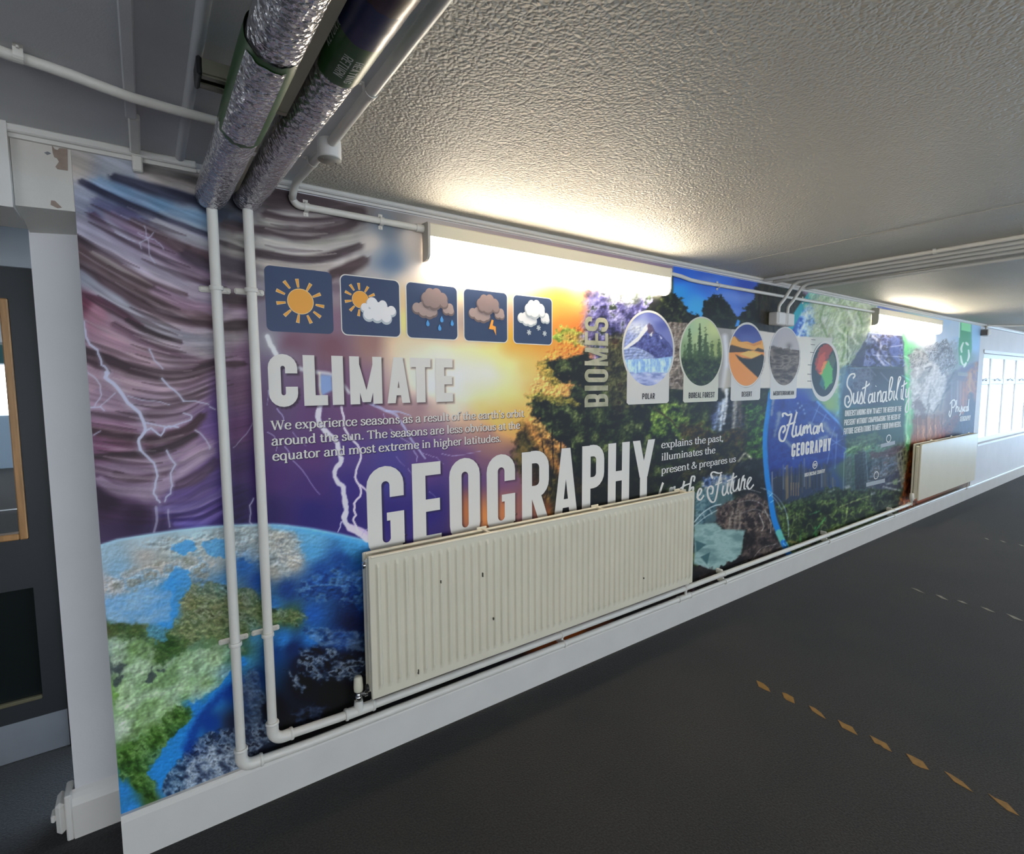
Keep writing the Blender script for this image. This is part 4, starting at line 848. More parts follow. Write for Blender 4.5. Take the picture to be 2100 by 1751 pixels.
# ---- jungle
LEAF = ['#080906', '#0e110a', '#171b10', '#232a16', '#384224', '#5c643a']
jung = '1212,600 1390,560 1560,575 1585,700 1580,850 1570,960 1590,1080 1600,1140 1420,1200 1330,1100 1180,1090 1120,1060 1090,1000 1130,930 1190,900 1180,850 1130,835 1170,800 1220,760 1215,700'
mottle(jung, LEAF, 22, 10, 1, 10, 14, 2, con=2.0)
mottle('1135,690 1150,668 1180,672 1205,690 1230,700 1225,712 1180,706 1135,698', ['#5d7a2a', '#86a040', '#b3c860', '#3f5a1c'], 9, 5, .95, 6, 8, 4)
mottle('1108,746 1150,735 1200,722 1225,745 1225,790 1200,800 1160,782 1140,790 1120,770', LEAF, 15, 8, 1, 10, 10, 6, con=2.1)
mottle('1100,748 1125,738 1135,765 1150,785 1140,795 1118,780', ['#6a6428', '#98853a', '#bfa048', '#2d3a16'], 8, 6, .8, 6, 8, 8)
mottle('1080,815 1110,808 1160,825 1195,842 1215,870 1215,930 1180,925 1140,905 1110,880 1095,845', LEAF, 15, 8, 1, 10, 10, 9, con=2.1)
mottle('1078,812 1110,806 1170,815 1190,828 1150,828 1110,822', ['#6a6428', '#8f8236', '#a99a48', '#2d3a16'], 8, 6, .8, 6, 8, 10)
mottle('1070,860 1100,872 1130,905 1160,960 1190,985 1190,1090 1120,1095 1085,1010 1050,950 1060,900', ['#120e08', '#1f1a10', '#2e2a16', '#4a4420', '#6b5a2c'], 13, 14, .95, 9, 9, 12, con=2)
stroke('1085,875 1120,925 1160,975 1200,1010', '#c88442', 22, 18, .75, (.7, .9), rag=6)
stroke('1165,690 1230,700 1260,705', '#c46a30', 22, 16, .5, (1, .4), rag=5)
for x, y0, y1 in ((1112, 905, 1000), (1132, 880, 1010), (1150, 905, 990), (1098, 925, 985), (1170, 905, 1000), (1120, 940, 1030), (1190, 930, 1010)):
    bolt([(x, y0), (x+3, (y0+y1)/2), (x-2, y1)], '#120d06', 3, .85, (1, .7), 2, x)
# purple haze of trees below the lamp, dark trees, sky
mottle('1200,600 1290,590 1370,595 1400,640 1330,700 1260,690 1225,740 1195,700', ['#1f2238', '#332f58', '#4d4a7c', '#6a6698', '#8a86b0', '#2a3528'], 18, 18, .9, 8, 12, 14, con=2)
mottle('1240,590 1300,580 1330,600 1300,625 1250,620', ['#47503c', '#77806a', '#a9a8b8', '#c8c2d2'], 10, 12, .7, 6, 8, 15)
fill('1384,535 1470,550 1560,570 1575,600 1540,640 1470,660 1430,660 1384,590', '#2a78c4', 4)
field('1390,560#2b58b0 1450,565#2e55ac 1530,590#33499a 1390,600#2f86d2 1430,630#3f94da 1500,615#4a6cb8 1540,610#4560a4 1470,590#3565bb', '1380,536 1470,552 1565,572 1565,640 1430,665 1380,610', 4)
for u, v, r in ((1480, 605, 16), (1520, 612, 18), (1505, 640, 12), (1450, 575, 14)): blob(u, v, r*1.6, r*.7, '#7f96c4', .4)
mottle('1340,610 1362,596 1385,600 1400,615 1412,640 1432,648 1440,665 1420,690 1360,680 1320,650', ['#0e1009', '#1a1d10', '#2a2f1a', '#40452a'], 9, 3, 1, 5, 7, 17)
mottle('1440,640 1445,620 1462,605 1480,608 1492,622 1505,640 1512,655 1520,640 1540,622 1560,600 1600,590 1620,640 1620,690 1500,680 1440,680', ['#0d0f0a', '#161a10', '#22281a', '#32382a'], 9, 3, 1, 5, 7, 18)
mottle('1545,590 1570,572 1640,590 1660,620 1620,690 1560,690', ['#14110c', '#231e16', '#2f2a20', '#3d382c', '#27301c'], 10, 4, 1, 3, 7, 19, su=.5, sv=1.6)
fill('1507,670 1512,655 1517,658 1515,668', '#3f86d0', 2)
# brown rock wall behind the biome cards, pale band
mottle('1240,690 1300,670 1330,720 1320,830 1260,850 1240,790', ['#2a2418', '#3c3a26', '#5a5334', '#6a6a40', '#40301f'], 14, 10, .7, 6, 9, 21)
mottle('1370,660 1410,662 1410,800 1372,797', ['#6a5d52', '#7d6f63', '#8d8177', '#57493f'], 9, 1.5, .95, 0, 5, 23, oc=3)
for P, c in (('1466,671 1500,675 1500,794 1466,796', '#8d8882'), ('1556,678 1590,683 1590,795 1556,795', '#b4ada4'), ('1500,675 1556,678 1556,795 1500,795', '#a39d96'), ('1590,685 1640,690 1705,692 1705,795 1590,795', '#bab5ad')): fill(P, c, 1.5)
stroke('1486,690 1490,740 1484,796', '#c9c9cc', 10, 8, .8); stroke('1496,760 1488,800', '#a39a88', 14, 10, .7)
# waterfall, gorge
mottle('1462,820 1520,815 1530,880 1480,890 1455,860', ['#12141a', '#20222c', '#2e3140', '#191a12'], 12, 8, .95, 3, 8, 25)
for P, c, w_, a in (('1476,828 1472,850 1462,880', '#8f9cb8', 9, .8), ('1484,822 1480,850 1476,880', '#c3cad6', 9, .9), ('1490,800 1488,840 1484,868', '#d5d8dc', 6, .9), ('1508,822 1506,850 1503,885', '#a8a294', 8, .8), ('1516,822 1517,860 1512,880', '#5f564a', 9, .8), ('1464,850 1458,890', '#4e5a86', 9, .6), ('1472,870 1466,900', '#5a6878', 14, .5)): stroke(P, c, w_, w_*.7, a, (1, .7), rag=1.5, rs=5)
mottle('1330,830 1390,825 1400,850 1460,870 1470,900 1420,930 1380,890 1330,900', ['#101508', '#22300f', '#3d5420', '#61782f', '#7f9440'], 11, 8, .95, 6, 8, 27)
bolt('1340,836 1358,848 1380,866 1392,880', '#3a3418', 5, .9, (1, .6), 2, 3)
mottle('1395,870 1440,865 1470,890 1500,880 1530,880 1520,930 1440,935 1400,910', ['#1b160c', '#33280f', '#4c3a18', '#3a4a1c', '#5d4a22'], 12, 10, .9, 5, 8, 29)
mottle('1525,830 1570,825 1568,940 1545,945 1528,925 1535,880', ['#0f1a08', '#1e340f', '#35561c', '#4d7028'], 9, 6, 1, 5, 7, 31)
mottle('1400,930 1500,905 1530,930 1500,985 1440,990 1390,980', ['#0f0e0a', '#1c1a12', '#2b2a18', '#45401f'], 12, 10, .9, 5, 8, 33)
mottle('1515,945 1575,940 1578,1020 1550,1060 1520,1010 1490,1000', ['#07080a', '#101116', '#1b1c22', '#2a2a2c'], 14, 5, 1, 5, 9, 35)
stroke('1515,945 1528,930 1540,940', '#c8c0a8', 4, 4, .7)
mottle('1440,978 1500,970 1510,985 1490,1005 1460,1010 1440,1000', ['#2a3a5a', '#4a6088', '#8a94a0', '#b0aa9c'], 9, 6, .9, 3, 7, 37)
fill('1425,1020 1475,990 1500,1000 1510,1040 1480,1070 1425,1078', '#4f6a72', 8, .8)
mottle('1425,1010 1465,995 1470,1040 1440,1075 1425,1075', ['#2e4a52', '#4a6870', '#6d878a', '#38545c'], 10, 6, .9, 3, 8, 39)
mottle('1470,1040 1500,1025 1540,1010 1575,1030 1598,1080 1600,1140 1530,1090 1490,1088 1468,1078', ['#1e1a1a', '#33292a', '#4a3e3a', '#6a5c52', '#2a2222'], 12, 4, 1, 4, 8, 41)
for P in ('1500,1050 1494,1088', '1510,1045 1506,1090', '1518,1050 1516,1085'): stroke(P, '#948a7e', 5, 5, .6)
fill('1424,1076 1468,1072 1480,1085 1528,1088 1522,1110 1518,1150 1475,1165 1465,1172 1445,1165 1424,1155', '#76918e', 4, 1, 2, 10)
mottle('1424,1076 1468,1072 1480,1085 1528,1088 1522,1110 1518,1150 1475,1165 1465,1172 1445,1165 1424,1155', ['#5f7b7a', '#76908c', '#8ea5a0', '#6a8784'], 14, 5, .8, 2, 10, 43, su=2)
mottle('1528,1088 1600,1085 1612,1150 1560,1160 1540,1165 1518,1150 1524,1105', ['#1c1818', '#322a2a', '#4b403c', '#5d524a'], 12, 3, 1, 3, 8, 45)
mottle('1424,1160 1445,1160 1470,1172 1480,1160 1520,1140 1560,1140 1620,1150 1620,1200 1424,1230', ['#0a0909', '#191415', '#2c2424', '#463c38'], 10, 3, 1, 4, 8, 47, su=1.6)
for P in ('1426,1108 1448,1116 1428,1132', '1436,1142 1456,1132 1450,1158'): fill(P, '#3a5a5e', 1.5, .9)
for P, w_, c in (('1424,1070 1440,1052 1462,1038 1478,1034', 2.2, '#b9c4c4'), ('1424,1078 1446,1060 1470,1046', 1.8, '#a3b0b0'), ('1440,1052 1446,1062', 1.6, '#a3b0b0'), ('1454,1042 1460,1054', 1.6, '#a3b0b0'), ('1426,1150 1440,1160 1452,1164', 2, '#93a6a6'),
                 ('1500,1010 1530,1003 1560,1010', 1.6, '#8d8a86'), ('1512,1030 1545,1026 1575,1042', 1.6, '#7d7874'), ('1520,1052 1550,1044 1580,1058', 1.6, '#7d7874'), ('1556,1052 1566,1078 1562,1088', 2, '#9a948e'), ('1568,1046 1580,1070 1580,1092', 2, '#9a948e'), ('1540,1150 1562,1124 1590,1116', 1.6, '#7a746e'), ('1500,1165 1530,1150', 1.6, '#6a645e'),
                 ('1560,1000 1585,1010 1606,1034 1616,1065 1618,1100', 2.2, '#7f8486')): stroke(P, c, w_, 1.6, .85)

# ---- planet at the lower left
planet = '140,1150 205,1117 240,1106 300,1096 360,1087 420,1080 480,1076 540,1074 580,1076 640,1084 700,1096 752,1108 1000,1180 1000,1700 140,1800'
field('215,1130#8fa8b5 300,1110#9fb3bb 400,1095#9fb8c0 520,1085#9aa6a6 640,1100#5f9cc0 720,1120#3f86b4 215,1200#a8a3a0 240,1170#7fa0b4 300,1140#a39f98 330,1160#9a9a90 390,1150#8fa0a0 440,1150#97a0a0 460,1130#a9a89e 560,1110#aaa79b 600,1150#a7a297 560,1170#9c9a90 '
      '640,1130#4f93bd 660,1170#1f4f90 700,1150#1d4c8c 730,1200#16408a 640,1200#274f88 590,1210#1a3f78 530,1190#1f4a88 500,1160#2a62a0 560,1240#2f6aa6 640,1260#2458a0 720,1280#0c1c40 730,1240#122a58 700,1310#1f3f78 640,1310#2a6cb0 '
      '230,1240#6f93b4 300,1230#6d9cc0 350,1200#3f8cc8 340,1260#3f8cc8 380,1220#7a786a 420,1200#5f7f98 460,1200#4f84b0 400,1240#6e6c4c 440,1260#77785a 480,1240#6b6848 380,1290#6b7a58 440,1310#5f7a52 500,1300#4f6a44 540,1250#3f5530 560,1265#4f6a38 600,1265#3f5a34 '
      '230,1290#4a4e30 280,1290#55583a 300,1310#8aa088 240,1320#93a898 350,1320#2f4a24 320,1350#35522a 270,1345#86a07e 230,1370#5a6660 300,1380#80a074 380,1360#7f9f76 440,1350#64854f 500,1340#3f6040 520,1300#3f80a8 '
      '240,1420#6f944f 260,1460#8aa878 320,1430#8fae80 380,1410#7f9f6c 250,1500#9fae9a 300,1480#8aa874 340,1460#6a8a50 420,1400#5a8044 260,1540#4f7434 320,1510#4a6e30 370,1470#3f6428 280,1600#3a5c26 310,1640#3f5a2c 255,1620#2f78b4 270,1660#2f78b4 '
      '340,1560#2878b8 390,1500#2a7cc0 440,1430#2a80c4 470,1380#2f86c8 500,1350#3a8ac4 340,1620#3a78a8 400,1450#2a78bc 430,1480#143f88 400,1540#1a3a78 470,1420#16408c 500,1420#3a4a68 530,1390#12305c 480,1480#2a3046 440,1560#4a5468 520,1540#1c1f2c 470,1600#39415a 560,1450#070a16 '
      '620,1400#05070f 680,1420#04060c 740,1440#04050a 600,1330#0f2a58 650,1340#0b1a38 620,1360#0a1224 700,1360#0a1020 740,1340#0d1628 600,1500#06070d 700,1480#05060a 560,1340#12407a 580,1310#2c70b0 900,1400#040509 850,1300#081020', planet, 2, 3.2)
TXT = lambda c, w_, a, s_: stroke(s_, c, w_, 4, a, rag=3, rs=8)
# rough land and cloud textures, embossed like the print
for P, cols, sc, a, ang in (
 ('215,1185 330,1150 400,1140 440,1160 420,1190 350,1185 300,1200 215,1235', ['#6f6a52', '#a59f96', '#bab4ac', '#7f9cb0', '#8c8574'], 12, .7, -.3),
 ('290,1110 430,1095 470,1080 600,1085 620,1140 590,1180 520,1150 450,1140 350,1140', ['#a8a79c', '#9aa7aa', '#b3afa4', '#86a4b4'], 16, .55, -.1),
 ('560,1095 600,1090 618,1112 606,1130 622,1150 606,1166 585,1158 566,1140', ['#8d887c', '#b0ab9e', '#a09a8c', '#6a7078', '#c0bbae'], 8, .6, .4),
 ('360,1205 430,1190 520,1215 560,1240 625,1260 610,1285 560,1280 520,1300 480,1330 440,1310 380,1320 345,1300 370,1260', ['#3f4a28', '#5f6a42', '#86875f', '#4d6038', '#8c9278', '#2f3a1c'], 10, .75, .5),
 ('222,1275 300,1280 340,1300 385,1310 375,1340 320,1365 290,1355 260,1320 222,1300', ['#26401c', '#3a5a28', '#54683a', '#2f4a20'], 10, .7, .5),
 ('222,1310 300,1312 330,1360 400,1330 460,1320 500,1330 470,1380 420,1430 380,1440 330,1480 250,1530 232,1400', ['#75905f', '#93ab86', '#b0bfa6', '#86a076', '#67844e'], 26, .7, -.55),
 ('245,1540 320,1490 360,1450 395,1450 400,1475 350,1520 320,1560 300,1580 325,1610 315,1645 290,1630 270,1600 245,1590', ['#1e3310', '#35551f', '#4f7234', '#6f8f52', '#2a4418'], 7, .85, .8),
 ('330,1600 380,1540 430,1500 500,1490 545,1470 560,1500 520,1560 480,1590 380,1620 340,1640', ['#1a2034', '#2f3a50', '#5a6a80', '#8d9bab', '#141826', '#39445c'], 6.5, .85, .5),
 ('370,1590 430,1530 480,1530 500,1575 440,1600 380,1625', ['#1d2438', '#46536a', '#8a98a8', '#b4bfc8', '#2a3348'], 6, .8, .4),
 ('615,1335 640,1320 700,1340 745,1345 745,1385 690,1390 650,1400 625,1380 612,1360', ['#05070f', '#0d1424', '#3a4a60', '#8d9aa8', '#06080f', '#1d2a40'], 7, .85, .2),
 ('588,1375 610,1385 625,1410 618,1418 600,1400', ['#0a0e18', '#5a6a80', '#9aa6b2', '#1a2232'], 6, .9, .5),
 ('600,1460 640,1440 670,1450 650,1480 610,1485', ['#06080f', '#1a2234', '#39445a', '#0a0d16'], 9, .9, 0),
 ('640,1180 700,1160 745,1180 748,1260 700,1230 650,1230 610,1215', ['#143a7a', '#2a5a98', '#5f86a8', '#0f2c60', '#1d4a88'], 12, .7, .2),
 ('620,1290 700,1290 748,1300 748,1330 690,1330 650,1320', ['#1f3f70', '#4a6a94', '#7a90a8', '#142c54'], 10, .6, .2),
 ('490,1380 530,1370 545,1440 520,1500 500,1460', ['#1a2438', '#3a4860', '#6a7888', '#141c30'], 9, .6, .9),
 ('300,1290 330,1270 340,1310 318,1318', ['#3f8cc8', '#4a94cc'], 8, .6, 0)):
    mottle(P, cols, sc*1.5, 7, a*.88, 10, 12, int(sc*7), su=1.6, ang=ang, con=1.9); relief(P, sc*.62, .3, .9+ang, 14, int(sc*5), su=1.5)
for P, c in (('345,1180 360,1165 385,1170 390,1200 370,1230 362,1260 352,1290 335,1285 318,1270 310,1245 330,1225 350,1215', '#3a8ac8'), ('355,1120 392,1108 402,1125 372,1138 355,1130', '#3f90cc'), ('420,1110 468,1108 468,1140 440,1142 415,1125', '#4a94c8')): fill(P, c, 4, .8, 5, 9, True)
fill('215,1235 300,1205 350,1215 350,1270 310,1282 220,1275', '#6c9ac0', 6, .8, 4, 10); mottle('215,1235 300,1205 350,1215 345,1260 300,1278 220,1272', ['#5a92c0', '#7fa4bf', '#93aebd'], 16, 10, .6, 4, 9, 5, su=2)
for s_ in ('310,1370 322,1382 312,1402 298,1398', '228,1372 246,1358 262,1362 244,1382', '232,1392 254,1384 248,1400 234,1410', '320,1375 340,1368 330,1380'): fill(s_, '#3d4648', 4, .85, 4, 6)
fill('300,1590 345,1520 400,1465 428,1432 470,1380 500,1345 505,1360 480,1400 455,1430 420,1450 405,1475 395,1500 385,1535 340,1590 330,1620 320,1600', '#2a7fc4', 3, .9, 4, 8)
stroke('385,1535 398,1500 420,1462 455,1425 490,1395', '#143c86', 22, 14, .8, (1, .7), rag=4)
stroke('205,1119 240,1107 300,1097 360,1088 420,1081 480,1077 540,1075 580,1077 640,1085 700,1097 752,1109', '#9cc4d6', 5, 6, .7, smooth=False)
stroke('560,1080 640,1090 700,1102 752,1116', '#4fa4d8', 10, 10, .6)

relief('205,1120 480,1078 640,1086 752,1112 752,1300 560,1340 420,1460 380,1600 250,1680', 5, .16, .8, 12, 31, 1.5)
# ---- lightning
LB = '#adaec0'
for s_, w_, a, sd in (('172,660 176,690 184,706 200,718 206,735 208,748 218,755 224,765 218,772', 5, .8, 1), ('218,764 216,774 232,786 246,802 262,826 286,846 296,870 297,885 290,895 284,905 288,922', 8, .95, 2), ('288,922 302,936 316,950 323,976 318,1000 315,1012 322,1024 328,1030', 5, .85, 3),
  ('297,885 310,878 322,888 330,893 338,878 346,874 366,876', 4, .9, 4), ('297,866 330,873 350,876 375,866 392,860 392,852 376,847', 3, .8, 5), ('306,716 316,738 334,756', 3, .7, 6), ('332,776 346,792 366,808 376,822', 4, .8, 7), ('376,822 400,822 428,829', 2.4, .8, 8), ('430,834 442,840', 2.5, .7, 9), ('262,812 290,820 330,824 348,830', 2, .6, 10),
  ('175,760 198,778 206,790 208,810 194,834 184,836', 2.4, .7, 11), ('236,806 214,826 206,834', 2, .6, 12), ('184,836 206,834 214,842', 3, .7, 13), ('192,892 206,884', 2.5, .7, 14), ('400,882 416,894 428,912 430,920', 2.6, .7, 15), ('342,924 350,940 360,952 350,970 353,996 350,1012 340,1020 338,1028', 4, .75, 16),
  ('320,1040 322,1060 316,1090', 6, .5, 17), ('345,1045 348,1080', 4, .45, 18), ('520,1022 512,1036 514,1052 512,1070 518,1076', 2.4, .75, 19), ('520,862 505,890 488,908 478,918', 1.6, .55, 20),
  ('283,478 298,486 318,492 328,500 336,512', 2, .55, 21), ('296,464 300,480 304,492', 1.8, .5, 22), ('314,478 302,490 286,498 290,510', 2.2, .55, 23), ('304,494 306,520 318,540', 2, .5, 24), ('236,476 262,490 278,496', 1.6, .5, 25)):
    bolt(s_, LB, w_, a, (1, .75), 1.6, sd, 2.6)
bolt('548,690 552,700 560,714 566,726', '#c7c8c8', 10, .9, (1, 1), 1.5, 30, 1.6)
stroke('600,752 640,762 680,768 700,785 716,805', '#b9b8bd', 9, 5, .85, (1, .7)); fill('656,768 680,770 682,800 660,812 654,790', '#7f9cc6', 6, .85); stroke('655,765 656,800 660,815', '#cfc8a8', 4, 3, .7)
stroke('656,832 652,855 660,875 676,892 690,905 694,925 700,945 690,958 686,975 694,990 703,998 706,1020 710,1045 706,1065 716,1080 735,1092 754,1106', '#c4bfd2', 11, 2, .97, (1, .9, 1.1), rag=2)
stroke('718,1082 740,1090 756,1100', '#cbb8d0', 16, 3, .9); bolt('700,1070 698,1080 693,1090', '#b9b4d0', 3, .9, (1, .6), 1, 31)
bolt('700,834 705,855 706,878 716,894 733,912 740,930 738,945 730,965 728,978 736,994 740,1005 738,1018 726,1032 726,1046 730,1056 724,1066 730,1078 734,1088', '#cfc0d4', 4.5, .95, (1, .9), 1.2, 32)
bolt('738,994 750,1004 756,1016', '#cfc0d4', 4, .9, (1, .7), 1, 33)
bolt('745,820 770,832 790,842 812,850 824,868 834,885 846,905 858,920 872,940', '#a9a8c8', 6, .75, (1.2, .5), 1.8, 34); bolt('792,842 818,844 842,852', '#a9b4d8', 4, .7, (1, .4), 1, 35)
for s_, w_, sd in (('568,838 578,850 582,862 578,880', 2.5, 36), ('548,886 562,894 568,910 566,925', 2, 37), ('584,916 592,926 598,942 620,964 630,978 644,1000 656,1014', 2.2, 38), ('600,886 612,900 628,915', 1.4, 39), ('800,880 820,896 840,908 868,930 896,938 910,952', 1.6, 40), ('848,924 856,936 854,946', 2.6, 41), ('760,1080 746,1090 742,1098', 2.4, 42), ('905,930 930,935 960,930 985,925', 1.4, 43), ('786,848 790,860', 1.6, 44), ('836,960 846,974', 1.4, 45), ('550,800 548,830', 1.4, 46), ('818,862 830,880', 1.8, 47), ('880,1008 894,1020', 1.4, 48), ('812,936 830,956', 1.2, 49)):
    bolt(s_, '#a79fc8', w_, .7, (1, .6), 1.4, sd)
relief('1110,740 1212,640 1250,600 1390,610 1420,680 1380,820 1460,830 1530,830 1575,820 1568,960 1500,975 1330,1060 1180,1090 1090,1000 1080,830', 5.5, .5, .7, 12, 33)
relief('1500,1000 1575,940 1600,1080 1615,1150 1440,1200 1530,1160 1530,1095 1470,1075', 6, .45, .7, 8, 34)
# dark orange glow behind the big lettering
blob(955, 1050, 30, 60, '#c87830', .75); blob(1000, 1060, 30, 50, '#d88838', .8); blob(1040, 1050, 24, 45, '#c87a3a', .8); blob(1085, 1030, 20, 50, '#a8602c', .8); blob(1120, 1060, 16, 34, '#b0602e', .8); blob(905, 1040, 30, 60, '#33286a', .6); blob(960, 985, 40, 22, '#4a3a78', .6); blob(1030, 990, 30, 24, '#6a4470', .6)
mottle('1130,990 1180,960 1340,950 1345,1080 1140,1085', ['#080705', '#0f0e08', '#1a1a0e', '#2c2c18'], 12, 16, .8, 6, 8, 51)
field('1120,1330#8a4a1c 1060,1370#241a20 1180,1300#a0561e 1220,1290#6a3a1a 1300,1270#140c08 1000,1400#0c1a2c 900,1440#06080f', '860,1470 860,1390 1040,1350 1300,1230 1420,1190 1420,1240 1200,1330 1040,1400', 10, 3)
# ---- people and planet at the far end: planet face, city, allotment, figure, ice and fire
field('1660,600#3f86b0 1640,640#3a62a8 1620,690#2c4a98 1680,620#93a68c 1720,640#98b078 1760,630#a3aa90 1700,680#9aa488 1740,690#9db06a 1780,660#9aab7c 1690,660#b0b2a4 1720,720#a9b388 1730,760#8fa070 1800,640#4a5a98 1815,660#5a62a0 1790,700#9aa890 1760,720#8fa878 1750,780#78a4c0 1730,830#6f9a6a 1700,830#7a9a60 '
      '1600,830#2a3a88 1640,830#243a94 1690,850#2f58a0 1590,900#2a2f5c 1610,950#232c70 1650,950#24388c 1700,930#2c50a0 1720,890#3f74b8 1600,850#7d8498 1640,880#3a4a90 1690,880#8a9aa4 1700,900#9aa8a0 1580,820#8090a0 1590,990#22305c 1640,1000#3a4868 1700,990#33508c '
      '1760,920#4f7a5c 1800,900#3f6a58 1840,890#3a6450 1740,960#4a6a4e 1780,960#33444c 1820,950#58626c 1850,930#56544f 1800,930#5f8068 1860,880#5d9a70 1860,840#5fae6c 1860,780#4fae5c 1860,720#68b878 1850,690#90b8a0 1600,1040#3a4448 1660,1050#23301f 1720,1060#202c1c 1780,1060#28341f 1830,1040#2c302c 1850,1000#4a5a44 '
      '1620,1110#2c3018 1680,1110#283018 1740,1090#3a401c 1780,1080#4a5224 1870,760#a8a49e 1900,800#c0bcb8 1920,760#bdb9b6 1890,830#bdb8b2 1900,700#b4b6bc 1930,690#a8b4c4 1950,650#98acc0 1990,700#88a8c8 1960,740#7a8f8c 1985,760#74708c 1990,800#90604c 1985,830#7d4038 1970,870#2c2a44 1995,880#3f4c78 1940,860#8d7468 1900,880#b0886a 1880,900#a06848 1930,890#9a5a44 1860,960#7a3a18 1862,1020#8d4a28 1880,1040#86482c',
      '1674,570 2030,570 2030,1100 1614,1180 1612,1126 1598,1095 1586,1060 1575,1000 1570,940 1569,890 1574,850 1580,808 1592,760 1602,725 1612,690 1628,655 1650,622 1668,598', 3, 3.2)
# teal rim and blue ribbon of the planet
stroke('1672,596 1650,622 1628,655 1612,690 1600,730 1590,770 1580,810', '#2b8f9c', 13, 2.5, 1, (1.2, .8))
stroke('1682,600 1664,622 1640,660 1628,690', '#2a5db0', 9, 5, .8, (1, .6))
mottle('1660,605 1720,600 1790,622 1810,650 1800,690 1770,740 1740,790 1700,800 1690,700 1650,690 1640,680', ['#8f9f74', '#a9b48c', '#c6c9b6', '#a3b076', '#c0c6ac', '#8aa070', '#c4c4b6'], 20, 12, .75, 8, 9, 61, con=1.8, su=.7, sv=1.4, ang=.5)
mottle('1640,640 1665,625 1670,660 1655,690 1632,690', ['#2a4a98', '#5d86c0', '#9fb8c8', '#c8d2cc'], 9, 6, .8, 5, 7, 62)
for u, v, r in ((1686, 668, 7), (1742, 662, 8), (1718, 630, 6), (1700, 690, 6)): blob(u, v, r, r, '#85826e', .7); stroke([(u-r, v+2), (u, v-r), (u+r, v)], '#bcbca6', 2, 2, .6)
stroke('1733,672 1728,690 1732,710 1726,740', '#5a7a3a', 4, 4, .8); stroke('1738,680 1738,760', '#39552c', 2, 1.5, .8)
fill('1735,744 1741,744 1741,754 1735,754', '#3a4228', 1.5, .9)
fill('1720,760 1742,745 1752,748 1730,830 1716,850 1722,800', '#6aa2cc', 5, .6, 4, 8)
mottle('1742,752 1775,700 1785,680 1800,690 1800,745 1760,752', ['#4a78a8', '#7f9ab8', '#aab4b8', '#6a6a80'], 9, 6, .85, 4, 7, 63)
# figure in waterproofs, cropped by the panel edges
fill('1783,681 1850,688 1854,700 1853,752 1740,751 1760,720', '#3a3858', 3, .9, 2, 8)
mottle('1780,682 1850,688 1854,752 1770,751', ['#2a2740', '#4a4a78', '#6a72a8', '#8a92b8', '#332c40', '#7a7478'], 11, 2, .9, 0, 6, 64, con=2.4)
fill('1826,690 1845,692 1842,750 1828,750 1822,715', '#5a68a8', 4, .7)
for s_ in ('1818,712 1850,708', '1790,728 1850,732', '1812,738 1832,752', '1782,682 1850,688'): stroke(s_, '#b9bcd8', 2, 1.5, .8, smooth=False)
stroke('1739,752 1852,753', '#23202c', 1.6, 1.2, .9, smooth=False)
field('1740,770#6a9ac0 1770,770#6f6d84 1800,770#33303c 1840,765#2b2a38 1850,800#3f5560 1760,810#56607c 1800,820#34384c 1840,830#2f5a4c 1740,840#3f7a8c 1780,860#3c5a58 1830,870#3a6a54', '1736,754 1853,754 1858,800 1852,905 1725,915 1720,850', 4, 3)
mottle('1740,756 1790,756 1790,820 1745,830', ['#3f4862', '#6a7088', '#989aa4', '#4a4a60'], 7, 5, .6, 4, 6, 65)
for s_ in ('1780,752 1796,770', '1806,764 1822,782'): stroke(s_, '#8a8898', 2.5, 2, .7)
fill('1728,838 1848,828 1850,888 1728,905', '#2c5a4c', 4, .75)
stroke('1853,685 1860,720 1868,780 1868,850 1860,920', '#5fb06c', 9, 5, .85, (.9, 1)); stroke('1854,730 1866,736', '#9fd8a8', 3, 2, .8); stroke('1850,770 1870,782', '#8fd0c0', 3, 2, .7)
for s_ in ('1862,850 1858,880 1862,910', '1866,820 1866,870', '1858,830 1856,850'): stroke(s_, '#a8c8a0', 3.5, 3, .7)
# deep blue fan, white splashes, bubbles
fill('1577,815 1676,822 1700,845 1726,873 1736,900 1728,940 1690,965 1600,975 1575,960 1572,890', '#22388c', 8, .75, 5, 12)
mottle('1577,815 1680,825 1730,880 1730,940 1690,965 1578,975', ['#1a2a6c', '#243c94', '#2f55ac', '#20307c'], 16, 8, .6, 4, 9, 66)
for s_, w_ in (('1598,848 1594,870 1588,895', 8), ('1585,818 1582,850', 5), ('1690,872 1700,884 1712,892', 12), ('1612,905 1622,915', 8), ('1660,868 1676,872', 6), ('1694,896 1680,900', 8)): stroke(s_, '#b4bab0', w_, w_*.8, .75, (1, .5), rag=3, rs=5)
stroke('1676,824 1700,848 1720,868 1734,892', '#5f9ad0', 4, 3, .8)
for s_ in ('1680,830 1664,868', '1694,850 1676,884', '1712,876 1704,900', '1728,900 1706,912', '1672,840 1700,860', '1706,902 1734,920', '1716,890 1712,960', '1702,920 1696,950', '1726,896 1740,880'): stroke(s_, '#7f9cd8', 2, 2, .7)
for u, v in ((1636, 827), (1640, 836), (1632, 842), (1648, 840), (1620, 845), (1650, 848), (1644, 832), (1626, 940), (1610, 960)): blob(u, v, 2, 2, '#a8bce0', .9)
